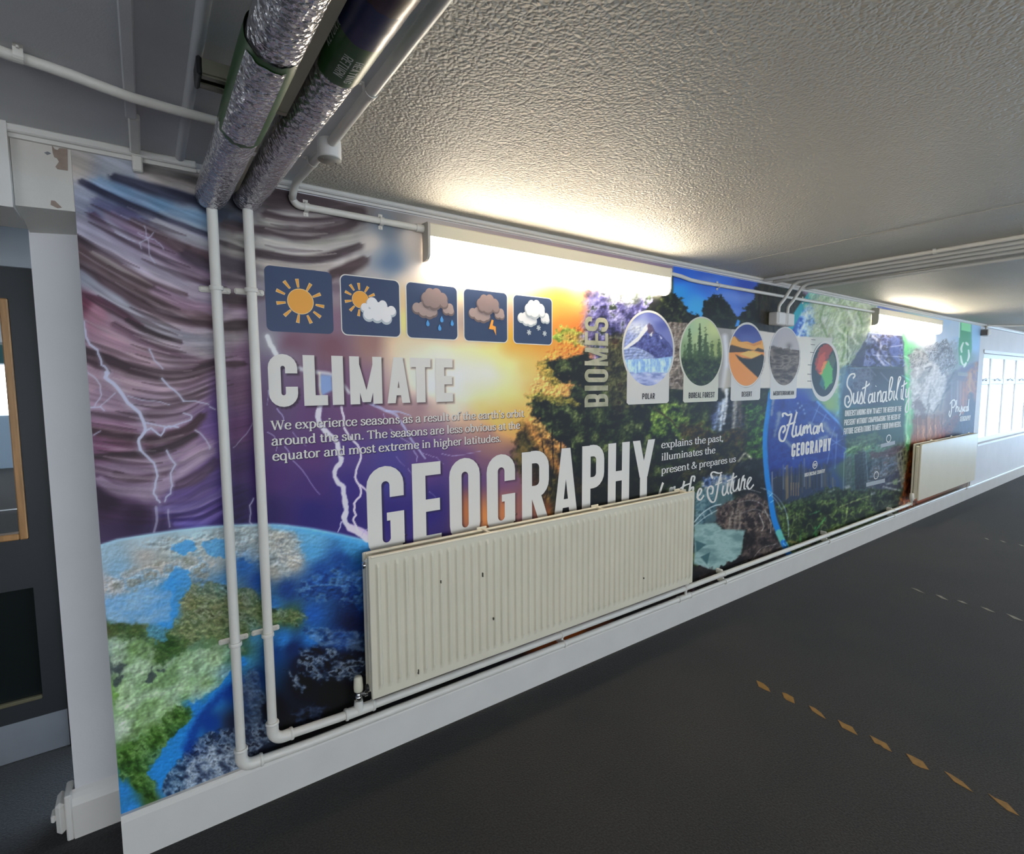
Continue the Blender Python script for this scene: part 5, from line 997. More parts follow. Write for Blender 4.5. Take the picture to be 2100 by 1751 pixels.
# towers
rt = random.Random(11)
fill('1585,985 1640,965 1700,955 1700,1000 1690,1030 1600,1030', '#34405a', 10, .7, 4, 9)
for i in range(34):
    u = 1582+i*3.9+rt.uniform(-1, 1); top = 965+rt.uniform(-22, 22)-(8 if 12 < i < 20 else 0); bot = 1012-i*.5+rt.uniform(-6, 8); c = rt.choice(['#2a3040', '#39424e', '#5a5a58', '#6a6052', '#8a7a5c', '#23282f', '#4a5662', '#7f8288'])
    fill([(u, top), (u+2.6, top-1), (u+2.8, bot), (u, bot)], c, 1.4, .8)
fill('1585,982 1604,976 1604,1025 1588,1032', '#2c3346', 1.5, .9); fill('1611,955 1616,952 1617,1020 1611,1026', '#8d7752', 1.5, .9)
for u in (1622, 1627, 1632, 1637): stroke([(u, 990), (u, 1016)], '#b08a52', 1.8, 1.2, .8)
fill('1752,920 1772,912 1776,1000 1754,1008', '#333c44', 2, .95); fill('1768,914 1774,912 1778,1000 1772,1002', '#46525a', 1.5, .8)
fill('1734,945 1746,930 1748,1005 1734,1008', '#5a6a64', 2.5, .8); stroke('1731,930 1729,1010', '#9aa8a0', 2, 1.5, .7); stroke('1774,916 1780,990', '#8a96a0', 1.6, 1.2, .7)
mottle('1735,900 1800,886 1810,900 1780,920 1736,935', ['#3a5a34', '#5a7a4c', '#7d9868', '#44684a'], 10, 6, .8, 5, 7, 67)
stroke('1732,928 1770,906 1796,898', '#86a878', 3, 3, .7)
mottle('1790,940 1830,920 1855,915 1860,985 1800,1010 1776,1000', ['#3c444c', '#56606a', '#767e88', '#5d5450', '#8d949c'], 10, 5, .85, 3, 7, 68)
fill('1783,928 1812,924 1850,912 1852,926 1815,938 1786,940', '#5c4248', 3, .8, 3, 6)
for i in range(26): u = 1784+rt.uniform(0, 68); v = 935+rt.uniform(-22, 20); blob(u, v, 3, 2, rt.choice(['#7a5a58', '#4a3a3e', '#98908c', '#2f2a2e']), .7)
fill('1795,985 1850,962 1852,1000 1800,1012', '#3c3c50', 5, .8, 3, 6); stroke('1805,972 1822,955 1840,950', '#8c9cb8', 4, 3, .6)
for s_ in ('1812,998 1845,1006', '1818,992 1850,985'): stroke(s_, '#b4bab4', 4, 3, .7)
fill('1830,985 1842,980 1840,994 1832,994', '#8aa074', 2, .8)
fill('1838,928 1852,920 1856,1000 1848,1000 1842,960', '#8d8a72', 2.5, .8); fill('1850,920 1860,915 1862,960 1852,975', '#7a7a52', 3, .8)
for u, v in ((1842, 930), (1848, 928), (1853, 924), (1854, 946), (1845, 948), (1849, 936)): fill([(u, v), (u+3, v-.6), (u+3, v+6), (u, v+6.5)], '#1d1c1c', 1, .9)
# allotment and trees below the towers
mottle('1592,1035 1650,1020 1700,1000 1760,1005 1850,1005 1852,1040 1836,1062 1740,1096 1640,1142 1612,1140 1600,1080', ['#0f140c', '#1a2414', '#2a3a1c', '#3f5428', '#5c6c38', '#1f2a22'], 12, 6, .95, 5, 8, 69, con=2.2)
mottle('1780,1020 1846,1008 1846,1045 1800,1064', ['#14181a', '#242a2c', '#343a3a', '#4a504a'], 10, 5, .7, 4, 7, 70)
for u, v, ru, rv in ((1743, 1070, 15, 17), (1772, 1050, 12, 11), (1720, 1035, 9, 8), (1690, 1040, 10, 9), (1655, 1050, 11, 10), (1634, 1075, 12, 12), (1628, 1105, 11, 13), (1700, 1065, 9, 10), (1805, 1035, 8, 9), (1690, 1085, 9, 9), (1660, 1085, 9, 12)):
    blob(u, v, ru*.8, rv*.8, '#1c2614', .7); stroke([(u-ru*.8, v+rv*.4), (u-ru*.5, v-rv*.7), (u+ru*.2, v-rv*.95), (u+ru*.8, v-rv*.2)], '#6f7a4c', 2.2, 2.5, .6)
for s_, c, w_ in (('1722,1040 1750,1028 1780,1018', '#7a8458', 3), ('1738,1035 1735,1065', '#8a9a5a', 2.5), ('1620,1116 1680,1100 1720,1078', '#55602f', 4), ('1700,1090 1740,1080 1800,1058', '#7d8a3c', 7), ('1640,1112 1642,1090', '#3f8a4a', 3), ('1672,1080 1674,1110', '#2f7a3c', 5), ('1664,1100 1692,1062', '#3f8448', 2.5), ('1660,1055 1680,1048', '#3f7048', 3), ('1618,1110 1660,1118', '#8a8048', 4), ('1735,1000 1740,998', '#c8c8c0', 6), ('1788,1012 1794,1011', '#b0b4b0', 5), ('1700,1008 1712,1004', '#9aa09a', 4)): stroke(s_, c, w_, w_*.8, .75, rag=2, rs=5)
stroke('1580,808 1574,850 1569,890 1569,930 1573,980 1578,1010 1586,1060 1598,1095', '#1474b8', 10, 1.8, 1, (.9, 1.2)); stroke('1597,1092 1605,1110 1612,1122', '#5fa89c', 13, 3, .95); stroke('1606,1112 1612,1126 1620,1140', '#1a6cb8', 11, 2.5, .95)
for s_ in ('1575,1006 1592,1018 1608,1040 1616,1070 1617,1100', '1574,1010 1590,1024 1603,1045'): stroke(s_, '#8fa4b0', 2, 1.6, .7)
for s_ in ('1577,1018 1583,1012', '1580,1030 1586,1026', '1606,1114 1612,1120'): stroke(s_, '#8fc4e8', 1.6, 1.4, .8)
# tree trunk and embers beside the far radiator
fill('1872,905 1880,880 1880,1100 1836,1100 1842,1050 1850,1010 1860,960', '#8a4a22', 5, .9, 3, 8)
mottle('1866,915 1880,905 1880,1060 1862,1060 1858,1000', ['#2a120a', '#5a2a12', '#8d4a1c', '#b46a30', '#3a1a0c'], 9, 4, .9, 2, 6, 71, su=.5, sv=2)
mottle('1846,1020 1880,1000 1880,1062 1838,1066', ['#4a2a18', '#7d4a28', '#a8683c', '#5d3820'], 8, 4, .8, 2, 6, 72)
stroke('1866,990 1858,1008', '#3a140a', 4, 3, .8)
# ice face
mottle('1866,760 1890,748 1910,740 1930,745 1945,760 1940,800 1925,830 1905,855 1890,850 1870,835', ['#a8a49e', '#c6c2bd', '#d4d0cb', '#b4b0aa', '#8f8d8a'], 16, 5, .9, 3, 9, 73)
mottle('1862,728 1880,716 1900,722 1905,742 1885,750 1866,756', ['#6a6058', '#9a9088', '#c0b8b0', '#55504c'], 6, 4, .85, 3, 6, 74, su=.6, ang=.5)
mottle('1898,712 1918,705 1940,695 1952,715 1962,745 1948,760 1930,770 1925,745 1905,738', ['#55575c', '#7d8088', '#aab0b8', '#4a4a4e', '#c4c6c8'], 7, 4, .9, 3, 6, 75, su=.6, ang=.6)
for s_, c, w_ in (('1918,738 1926,726 1938,712', '#4a4a4c', 4), ('1930,760 1938,745', '#6a6c70', 3), ('1898,755 1910,752 1904,762', '#4f4a48', 3), ('1908,800 1902,830 1912,845', '#77736f', 3), ('1950,790 1935,810 1928,840', '#55595c', 4), ('1940,755 1955,748', '#4a524c', 4), ('1958,760 1950,775 1942,790', '#56605c', 4), ('1895,838 1906,828 1900,855', '#6a6460', 3), ('1912,790 1916,805', '#8a8680', 2.5), ('1915,845 1925,830', '#55504e', 3)): stroke(s_, c, w_, w_*.8, .75, rag=1.5, rs=4)
fill('1872,825 1885,818 1895,830 1900,850 1895,872 1872,870', '#5a4a46', 4, .75, 4, 5); fill('1872,842 1882,838 1888,850 1880,858', '#a8a29c', 3, .8)
for i in range(9):
    u = 1874+i*6.2; stroke([(u, 862-(i % 3)*4), (u+1, 885), (u-1, 908)], '#c08a62' if i % 2 else '#8a5438', 4, 3.5, .75)
for u in (1880, 1900, 1916, 1932): stroke([(u, 850), (u-1, 880), (u, 905)], '#4a2c22', 1.6, 1.4, .8)
mottle('1935,880 1960,850 1975,842 1965,872 1950,895 1935,902', ['#5a1a18', '#8a3020', '#b85a3a', '#3a1820'], 7, 4, .85, 3, 6, 76)
mottle('1984,760 2004,745 2004,820 1990,835 1978,845 1972,820', ['#7d3a28', '#b4602e', '#d88a44', '#8a4a50'], 10, 6, .85, 4, 7, 77, su=.6, sv=1.6, ang=-.2)
stroke('1990,766 1988,790 1990,802', '#e0a850', 5, 5, .8); stroke('1994,805 2002,818', '#c86a58', 5, 4, .7)
fill('1990,805 2003,822 2000,900 1930,905 1965,872 1980,835', '#2a2c48', 8, .85, 4, 8); fill('1972,850 2000,840 2000,895 1960,900', '#343a5c', 8, .6)
for i in range(5): stroke([(1952+i*6, 780+i), (1951+i*6, 830)], ['#a8b0bc', '#8a949c', '#b4b8bc', '#c09a8c', '#c8825a'][i], 4, 3, .7)
for s_ in ('1976,800 1974,850', '1983,790 1980,840'): stroke(s_, '#d8905c', 4, 4, .6)
# green hanging banner with a ring of leaves
fill('1969,660 1992,663 1993,714 1990,735 1982,750 1968,748 1965,715 1967,690', '#3f8a5c', 2, .95, 0, 6); fill('1971,660 1991,663 1991,681 1971,677', '#7fc08c', 1.5, .95)
stroke('1968,658 1967,692', '#cfe0d4', 1.6, 1.2, .7); blob(1992, 735, 9, 14, '#5f7f74', .6)
for s_, w_ in (('1975,703 1971,714 1972,722', 4), ('1981,703 1985,707', 5), ('1986,718 1987,730 1984,740', 4), ('1970,730 1972,742 1975,748', 4), ('1981,744 1977,752', 5)): stroke(s_, '#c9e6c4', w_, 1.6, .95, (.7, 1, .7))
fill('1964,762 1984,764 1984,771 1964,769', '#a8bcb4', 1.6, .7)
fill('1955,650 1967,655 1966,690 1950,690 1945,670', '#a4b0bc', 4, .7); blob(2000, 690, 8, 30, '#7fa8d0', .7)
relief('1650,605 1720,600 1815,640 1800,700 1745,750 1700,800 1640,690', 8, .16, .7, 8, 41)
relief('1592,1035 1700,1000 1850,1005 1846,1050 1740,1096 1612,1145', 4.5, .6, .7, 8, 42)
relief('1735,900 1860,915 1862,985 1800,1012 1735,1005', 4, .4, .7, 6, 43)
relief('1862,716 1962,700 1962,780 1905,860 1868,840', 5, .22, .7, 6, 44)
relief('1840,900 2004,830 2000,900 1880,905 1880,1060 1838,1066', 4, .4, .3, 6, 45, .6, 1.6)
for P, c in (('1556,678 1590,683 1590,796 1556,796', '#b9b2a8'), ('1590,685 1640,690 1706,693 1706,796 1590,796', '#beb8ae')): fill(P, c, 1.5)
field('1600,690#a9a8a4 1650,700#bcb8ae 1700,740#c4bfb4 1640,760#c2bcb0 1600,780#bdb6aa', '1590,685 1640,690 1706,693 1706,796 1590,796', 1.5)
# deeper tones of the print at this end
for P, c, a in (('1862,712 1962,700 1966,790 1930,860 1864,850', '#77747a', .34), ('1722,752 1856,750 1854,908 1722,918', '#161c28', .38), ('1738,690 1854,680 1854,752 1738,752', '#1c1a30', .22), ('1577,820 1676,825 1736,890 1728,945 1690,968 1600,976 1573,960', '#26356a', .34), ('1640,610 1720,600 1815,640 1800,700 1745,750 1690,800', '#5f7066', .22), ('1865,850 1968,845 1968,902 1865,905', '#5a3a2c', .3), ('1940,770 2008,740 2004,905 1935,905', '#2a2638', .32), ('1585,965 1700,945 1855,910 1855,1010 1590,1035', '#222a34', .28)):
    fill(P, c, 8, a, 3, 9)
for s_, c, w_ in (('1740,640 1752,665 1748,690 1760,705', '#d2d4c6', 5), ('1705,615 1722,640 1716,668 1735,690', '#c9ccba', 5), ('1770,625 1785,655 1776,685', '#ccd0c0', 5), ('1690,625 1682,655 1696,690', '#5f7a48', 4), ('1760,640 1768,668 1758,700', '#5f7a48', 4), ('1728,700 1744,722 1736,745', '#c4ccb4', 4), ('1655,640 1648,665 1638,690', '#dfe4e4', 4), ('1800,640 1790,672 1776,700', '#aab8c8', 4), ('1790,690 1806,705 1800,730 1812,748', '#c4c0c8', 4), ('1826,700 1822,725 1838,746', '#1f1c30', 6), ('1808,690 1800,712 1815,735', '#221f30', 5)):
    stroke(s_, c, w_, w_*.9, .6, rag=2.5, rs=6)
GAIN = 1.4                                             # paper colours against the light they were seen in
def mural_mesh(sheet):
    nz, nx = sheet.X.shape; me = bpy.data.meshes.new('mural_drop')
    co = np.empty((nz*nx, 3), np.float32); co[:, 0] = sheet.X.ravel(); co[:, 1] = -.0012; co[:, 2] = sheet.Z.ravel()
    q = np.arange(nz*nx).reshape(nz, nx); f = np.stack([q[:-1, :-1], q[:-1, 1:], q[1:, 1:], q[1:, :-1]], -1).reshape(-1, 4)
    me.vertices.add(nz*nx); me.vertices.foreach_set('co', co.ravel()); n = len(f)
    me.loops.add(n*4); me.loops.foreach_set('vertex_index', f.ravel().astype(np.int32)); me.polygons.add(n); me.polygons.foreach_set('loop_start', np.arange(0, n*4, 4, dtype=np.int32))
    try: me.polygons.foreach_set('loop_total', np.full(n, 4, np.int32))
    except Exception: pass
    me.update(calc_edges=True)
    C = np.clip((sheet.C-.42)*1.16+.405, .012, 1); C = C*.94+C.mean(-1, keepdims=True)*.06; lin = np.where(C <= .04045, C/12.92, ((C+.055)/1.055)**2.4)*GAIN; lin = np.minimum(lin, .86)
    at = me.color_attributes.new('print_colour', 'FLOAT_COLOR', 'POINT'); buf = np.ones((nz*nx, 4), np.float32); buf[:, :3] = lin.reshape(-1, 3); at.data.foreach_set('color', buf.ravel())
    return me
pm = bpy.data.materials.new('printed_vinyl'); pm.use_nodes = True; _b = pm.node_tree.nodes['Principled BSDF']; _b.inputs['Roughness'].default_value = .5; _b.inputs['Specular IOR Level'].default_value = .35
_a = pm.node_tree.nodes.new('ShaderNodeAttribute'); _a.attribute_name = 'print_colour'; pm.node_tree.links.new(_a.outputs['Color'], _b.inputs['Base Color'])
MURAL = thing('printed_mural', 'printed geography mural of storm, planet, jungle and city along the whole wall', 'mural', (ML, 0, .15))

# ================================================================== pictures inside the biome ovals
OV = {'polar': (1278.7, 1379.7, 640.5, 791), 'boreal': (1395.5, 1480, 652, 791), 'desert': (1494.6, 1566.4, 665, 791), 'mediterranean': (1578, 1639, 672, 790), 'map': (1663.6, 1716, 703.6, 813)}
def clip_to(k):
    global CLIP
    u0, u1, v0, v1 = OV[k]; CLIP = ((u0+u1)/2, (v0+v1)/2, (u1-u0)/2+1.5, (v1-v0)/2+1.5)
    return f'{u0-4},{v0-4} {u1+4},{v0-4} {u1+4},{v1+4} {u0-4},{v1+4}'
b = clip_to('polar')
field('1300,650#5c649c 1340,645#5a6098 1300,670#9aa0b6 1320,665#8a92b0 1360,660#4f5690 1370,690#6a70a4 1290,690#7f88b0', b)
blob(1306, 672, 18, 14, '#b4b8c4', .8); blob(1345, 655, 24, 6, '#6f76a6', .7)
fill('1290,712 1297,708 1319,686 1330,664 1337,666 1344,681 1355,686 1372,704 1382,721 1382,738 1344,736 1300,725', '#464a7c', 1.5)
mottle('1300,712 1320,686 1331,666 1345,682 1372,704 1381,736 1330,730', ['#34375f', '#4a4f84', '#5f659a', '#454878'], 8, 3, .8, 0, 6, 81, ang=.9, su=2)
fill('1326,668 1331,662 1339,672 1342,684 1334,686 1328,682', '#5f4f62', 2, .85); fill('1334,684 1338,680 1336,690 1331,687', '#d8d8e2', 1.2, .9)
fill('1276,716 1308,690 1326,664 1328,676 1308,700 1290,712 1276,720', '#d9d9e2', 1.5); fill('1351,686 1358,694 1355,696', '#c4c8dc', 1.2, .8)
fill('1276,718 1300,710 1320,718 1340,730 1345,738 1276,740', '#7d8ab0', 2)
for i in range(7): stroke([(1278, 716+i*3.2), (1300+i*3, 714+i*3), (1330+i*2, 724+i*2)], ['#aab4ce', '#626c94', '#98a2c2', '#59638a'][i % 4], 1.8, 1.8, .6)
relief('1280,664 1330,664 1380,720 1378,790 1290,790 1279,715', 4, .35, .6, 6, 91)
fill('1272,738 1345,735 1384,730 1384,770 1272,770', '#84a4cc', 1.5)
mottle('1272,738 1384,734 1384,768 1272,768', ['#6d90bc', '#84a4cc', '#a4c0dc', '#c0d4e6'], 5, 2, .8, 1, 5, 92, su=.7, sv=2.2, con=2.2)
mottle('1272,764 1384,764 1384,796 1272,796', ['#6f7aa8', '#8f98bc', '#aab0cc', '#c0c0d0'], 8, 2, .9, 2, 6, 82, su=2.5)
b = clip_to('boreal')
field('1437,655#a4b488 1410,670#93ac88 1465,670#b0b880 1437,700#a0ae80 1400,720#7a9068 1470,720#8f9a60 1437,740#4a5f38 1410,760#2c3a20 1465,760#333f20 1437,785#1c2616', b)
for u, v, h_, w_ in ((1435, 664, 70, 13), (1447, 667, 80, 15), (1414, 670, 80, 14), (1404, 705, 60, 14), (1425, 700, 60, 16), (1460, 700, 60, 16), (1474, 695, 60, 12), (1440, 720, 50, 22)):
    fill([(u, v), (u+w_*.25, v+h_*.35), (u+w_*.55, v+h_), (u-w_*.55, v+h_), (u-w_*.25, v+h_*.35)], '#33452a' if v < 690 else '#41532f', 2, .8, 3, 3.5)
stroke('1435,664 1435,720', '#26361f', 1.8, 1.2, .9)
mottle('1390,735 1485,735 1485,796 1390,796', ['#141c10', '#1f2a17', '#2d3b20', '#46552c'], 5, 16, .8, 0, 5, 83)
b = clip_to('desert')
field('1530,668#39447e 1530,700#525c92 1500,690#444f88', b)
fill('1488,702 1494.6,697 1506,689 1521,701 1532,700 1544,704.5 1563,697 1572,700 1572,730 1488,730', '#cf9148', 1.2)
fill('1506,689 1521,701 1514,700', '#5a4a44', 1, .8); fill('1524,702 1544,705 1563,698 1560,706 1546,710 1536,706', '#b07434', 2, .7)
fill('1488,712 1500.6,707 1522.5,713.6 1546,718 1519,723 1488,724', '#4a3a2c', 1.2); fill('1546,719 1554,713 1572,719 1572,726 1560,722', '#4a3a2c', 1.2)
fill('1488,723 1519,722 1560,722 1572,722 1572,800 1488,800', '#d2823e', 1.2); fill('1517,726 1535,719 1563,726 1541,735', '#dca054', 1.2)
fill('1507,726 1522.5,733.7 1541,735.5 1563,726 1574,738 1572,790 1553.6,774 1535,757 1515,738', '#2d2b27', 1.2); stroke('1507,726 1522,734 1541,735.5 1563,726', '#8a5a30', 1, 1, .7)
b = clip_to('mediterranean')
field('1608,680#9c989a 1608,705#a09a98 1590,700#989496', b)
fill('1570,711 1590,711 1610,715 1646,719 1646,800 1570,800', '#5f544c', 1.5, 1, 2, 5)
mottle('1570,713 1646,719 1646,800 1570,800', ['#3f3630', '#574b43', '#6b5f55', '#7f756a', '#4a3f38'], 7, 2, .85, 1, 6, 84, su=2.4, con=2.4)
blob(1618, 709, 6, 6, '#69625f', .8); stroke('1618,710 1618,718', '#4f4845', 1.2, 1, .9); fill('1572,708 1588,709 1592,716 1572,716', '#57504a', 2, .8, 2, 4)
b = clip_to('map')
field('1690,710#24383c 1690,810#1f2c38 1670,760#243238 1712,760#2a4440', b)
fill('1670,745 1680,714 1696,703 1709,716 1698,736 1689,744 1681,768 1673,758', '#8c3a2c', 2, 1, 2, 4); fill('1674,752 1680,730 1692,722 1690,742 1682,766', '#b0492e', 2, .9, 2, 4)
fill('1680,768 1689,743 1698,737 1693,756 1685,770', '#e2783a', 1.5, 1, 1.5, 3); fill('1684,768 1698,738 1708,756 1706,783 1692,799 1688,783', '#549a50', 1.5, 1, 1.5, 4)
fill('1698,738 1708,722 1714,740 1708,756', '#4a5a48', 2, .9); fill('1680,788 1685,770 1691,784 1689,800', '#2c6468', 2, .8)
CLIP = None

# ================================================================== lettering and cards, laid over the drops as thin cut vinyl
INK = mat('white_vinyl', '#e2ded6', .5); INKB = mat('dark_ink', '#2a2a30', .6); CARD = mat('card_vinyl', '#d6d2ca', .5)
NAVY = mat('navy_vinyl', '#2c4166', .5, var=.12, scale=3); SUNY = mat('sun_orange', '#f2a83c', .5); SUNL = mat('sun_outline', '#f6d9a0', .5); CLW = mat('cloud_white', '#f0eeee', .5); CLS = mat('cloud_shadow_tint', '#bcc4c8', .5)
CLD = mat('storm_cloud', '#8f7a78', .5); CLE = mat('storm_cloud_edge', '#a8938e', .5); DRP = mat('raindrop_blue', '#4a9ade', .5); BLT = mat('bolt_orange', '#f5a63a', .5); BIOM = mat('worn_pale_vinyl', '#c4bfa6', .55, var=.4, scale=14, col2='#8d8d6c')
def wall_uv(x, z):
    d = Vector((x, -CAM_Y, z-CAM_Z)); c = d.dot(FWD); return (1050+FPX*d.dot(RIGHT)/c, 875.5+FPX*d.dot(DOWN)/c)
def shade_print(polys, dx, dz, soft, a, col='#1a1218'):  # the printed drop shadow that belongs to the artwork
    for q in polys: fill([wall_uv(x+dx, z+dz) for x, z in q], col, soft, a)
JOBS = []                                               # (name, polys, material, parent key, depth)
DEP = .0020
def letters(name, polys, m, y=DEP, par=None): JOBS.append((name, polys, m, y, par))
def box_of(u0, u1, vt, vb, um=None):                    # wall rectangle from a letter's edges and its top and bottom
    um = um if um else (u0+u1)/2; vm = (vt+vb)/2
    return WP(u0, vm)[0], WP(u1, vm)[0], WP(um, vb)[1], WP(um, vt)[1]
zt, zb = WP(622, 728)[1], WP(625, 832)[1]
cl = []
for ch, u0, u1 in (('C', 550, 610), ('L', 622, 671), ('I', 680.5, 704), ('M', 717, 783), ('A', 793, 840), ('T', 841, 883), ('E', 893, 928)):
    x0, x1 = WP(u0, 778)[0], WP(u1, 778)[0]; cl += place(gothic(ch, x1-x0, zt-zb, .0445), x0, zb, 1, 1)
shade_print(cl, .007, -.007, 6, .55); letters('climate_lettering', cl, INK)
zt, zb = WP(875, 948)[1], WP(880, 1123)[1]; ge = []
for ch, u0, u1 in (('G', 752, 828), ('E', 845.5, 904), ('O', 921.5, 984), ('G', 998, 1056), ('R', 1070, 1125), ('A', 1135, 1184), ('P', 1193, 1238), ('H', 1246, 1289.5), ('Y', 1296, 1341)):
    vm = 1030-(u0-750)*.055; x0, x1 = WP(u0, vm)[0], WP(u1, vm)[0]; ge += place(gothic(ch, x1-x0, zt-zb, .066), x0, zb, 1, 1)
shade_print(ge, .008, -.006, 6, .5); letters('geography_lettering', ge, INK)
bi = []
for ch, v0, v1 in (('B', 834, 808), ('I', 801, 790.5), ('O', 783.5, 757), ('M', 749.5, 713.5), ('E', 708, 682), ('S', 679.5, 650.5)):
    x1, z0 = WP(1246.5, v0); x0 = WP(1198.5, v0)[0]; z1 = WP(1222, v1)[1]; z0 = WP(1222, v0)[1]; T = .026
    bi += place(gothic(ch, z1-z0, x1-x0, T), x1, z0, 1, 1, pi/2)
shade_print(bi, .005, -.005, 4, .4); letters('biomes_lettering', bi, BIOM)
def para(lines, name, z_units, weight=1.):
    al = []
    for txt, u0, v0, u1, v1 in lines:
        pl, w_ = serif_line(txt, 1.95*weight, .95*weight); xa, za = WP(u0, v0); xb, zb = WP(u1, v1)
        al += place(pl, xa, (za+zb)/2, (xb-xa)/w_, z_units)
    return al
t1 = para([("We experience seasons as a result of the earth's orbit", 555.5, 881, 1074, 855), ('around the sun. The seasons are less obvious at the', 556.5, 912.7, 1066, 879.3), ('equator and most extreme in higher latitudes.', 558.5, 944, 1027, 906)], 'climate_text', .0255, 1.18)
letters('climate_text', t1, INK)
t2 = para([('explains the past,', 1355.5, 916.6, 1482.5, 906.5), ('illuminates the', 1355.8, 943.3, 1466.5, 930), ('present & prepares us', 1355.5, 969.5, 1508.5, 948.5)], 'future_text', .0325, 1.15)
letters('future_text', t2, INK)
def uvpoly(pl): return [[wall_uv(x, z) for x, z in q] for q in pl]
for x, z, w_ in ((0, 0, 0),):
    for pl in (t1, t2):
        for q in pl[::1]: pass
def script(name, strokes, ou, ov, k, wd, thin=.4, m=None):
    al = []
    for s_ in strokes:
        P = [WP(ou+u/k, ov+v/k) for u, v in pp(s_)]; P = spline(P, 6) if len(P) > 2 else P
        al += ribbon(P, lambda u, d: wd*(thin+(1-thin)*abs(d[1])))
    letters(name, al, m or INK); return al
script('sustainability_lettering', ['1000,1092 1022,1066 1012,1043 975,1052 945,1100 940,1170 975,1230 990,1300 975,1370 945,1405 915,1370 920,1300 950,1285 966,1330 945,1360', '1010,1250 1005,1330 1020,1365 1045,1320 1055,1240 1050,1330 1065,1360 1085,1280 1095,1245 1106,1310 1100,1358 1075,1368', '1150,1120 1130,1250 1120,1340 1137,1362', '1100,1205 1150,1178 1185,1148', '1215,1268 1185,1268 1170,1320 1180,1358 1203,1330 1216,1258 1214,1340 1232,1346', '1240,1240 1235,1330 1247,1348', '1250,1182 1252,1172', '1272,1240 1266,1348', '1270,1290 1284,1250 1302,1230 1306,1290 1300,1340 1320,1336', '1360,1240 1332,1248 1320,1310 1330,1348 1352,1310 1363,1240 1361,1330 1378,1338', '1385,1310 1425,1150 1432,1092 1415,1083 1400,1150 1390,1280 1397,1328 1422,1300 1428,1240 1412,1232', '1450,1225 1445,1310 1457,1326', '1462,1310 1500,1150 1521,1088 1502,1083 1486,1170 1475,1290 1487,1326', '1530,1205 1525,1300 1537,1318', '1562,1115 1545,1250 1541,1308 1557,1326', '1528,1182 1560,1160 1592,1138', '1580,1205 1574,1285 1594,1288 1611,1200 1606,1350 1601,1440 1580,1460 1570,1420 1592,1345 1616,1310'], 1560, 570, 5.306, .030, .45)
script('human_lettering', ['240,185 238,155 262,146 295,166 332,160 308,260 284,350 265,410 240,448 206,430 200,370 222,302 254,285 262,322 236,358', '392,128 372,200 350,300 340,370 356,400 382,376', '278,278 330,258 376,240', '386,280 380,350 395,388 420,350 432,280 428,360 446,386', '448,386 462,296', '456,330 470,290 472,368', '474,320 500,280 505,366', '508,310 535,275 541,346 558,370', '612,288 585,288 570,330 580,368 605,336 614,288 612,350 627,362', '630,280 632,352', '634,310 645,278 661,260 666,326 684,344'], 1560, 820, 5.306, .030, .45)
script('future_lettering', ['135,780 105,870 85,940', '195,870 206,834 220,834 214,872', '232,830 244,822 240,850', '336,765 318,850 322,900', '296,838 340,808 386,790', '425,770 432,728 408,726 392,800 378,890', '388,850 408,826 420,830 414,880', '450,922 482,890 497,852 482,838 462,880 465,930 490,942 522,900', '604,742 588,704 610,680 660,692 694,684', '682,698 660,780 640,900 620,958 590,960 560,910 555,850 580,814 606,830 600,878 580,888', '628,802 692,776', '705,808 695,870 710,900 735,860 747,788 741,860 757,888', '802,688 780,800 770,860 787,884', '738,768 790,744 834,718', '800,768 795,838 811,860 840,820 852,748 846,828 862,848 882,748 896,718 889,760 908,750 900,828 916,840', '920,822 952,770 967,742 951,733 930,780 936,828 957,840 992,798'], 1330, 820, 4.606, .021, .42)
def capline(name, txt, lb, lt, rt, rb, m=None, T=.19, gap=.085):
    pl, w_ = gothic_line(txt, T, gap); xa, za = WP(*lb); xb, zb = WP(*rb); h_ = (WP(*lt)[1]-za+WP(*rt)[1]-zb)/2
    al = place(pl, xa, (za+zb)/2, (xb-xa)/w_, h_); letters(name, al, m or INK, DEP if not m else .0030); return al
capline('human_geography_lettering', 'GEOGRAPHY', (1622, 937.5), (1621.5, 912), (1705, 895.8), (1703, 923.5), T=.2)
for i, (t_, a, b2, c, d) in enumerate((('UNDERSTANDING HOW TO MEET THE NEEDS OF THE', (1732, 852.7), (1732, 841.5), (1847.4, 832.5), (1847.4, 844)), ('PRESENT WITHOUT COMPROMISING THE NEEDS OF', (1730.6, 870.6), (1730.6, 859), (1845.5, 850), (1845.5, 861)), ('FUTURE GENERATIONS TO MEET THEIR OWN NEEDS.', (1729.6, 888.5), (1729.6, 877), (1847.4, 865), (1847.4, 877)))):
    capline('sustainability_text', t_, a, b2, c, d, T=.17)
capline('country_text', 'HIGH INCOME COUNTRY', (1649.5, 976.5), (1649.5, 969), (1691, 962.5), (1691, 970), T=.15)
script('physical_lettering', ['770,1075 762,1180 748,1248 734,1222 742,1180', '744,1098 772,1060 800,1052 812,1090 790,1136 768,1140', '826,1050 820,1120 815,1196', '816,1160 834,1130 842,1150 838,1192', '856,1130 856,1180 872,1180 880,1128 876,1200 860,1240', '898,1132 888,1150 900,1170 888,1190', '912,1130 908,1186', '934,1132 920,1140 918,1180 932,1182', '952,1130 940,1140 942,1180 954,1170 956,1130 958,1184', '972,1040 966,1120 966,1182'], 1820, 640, 5.835, .035, .5)
capline('physical_text', 'GEOGRAPHY', (1968, 865), (1968, 855), (1989.5, 850.5), (1989.5, 861), T=.18)
def ell(u0, u1, v0, v1, n=56, g=0.):
    um, vm = (u0+u1)/2, (v0+v1)/2; x0, x1 = WP(u0, vm)[0]-g, WP(u1, vm)[0]+g; z0, z1 = WP(um, v1)[1]-g, WP(um, v0)[1]+g
    return [((x0+x1)/2+(x1-x0)/2*cos(2*pi*i/n), (z0+z1)/2+(z1-z0)/2*sin(2*pi*i/n)) for i in range(n)]
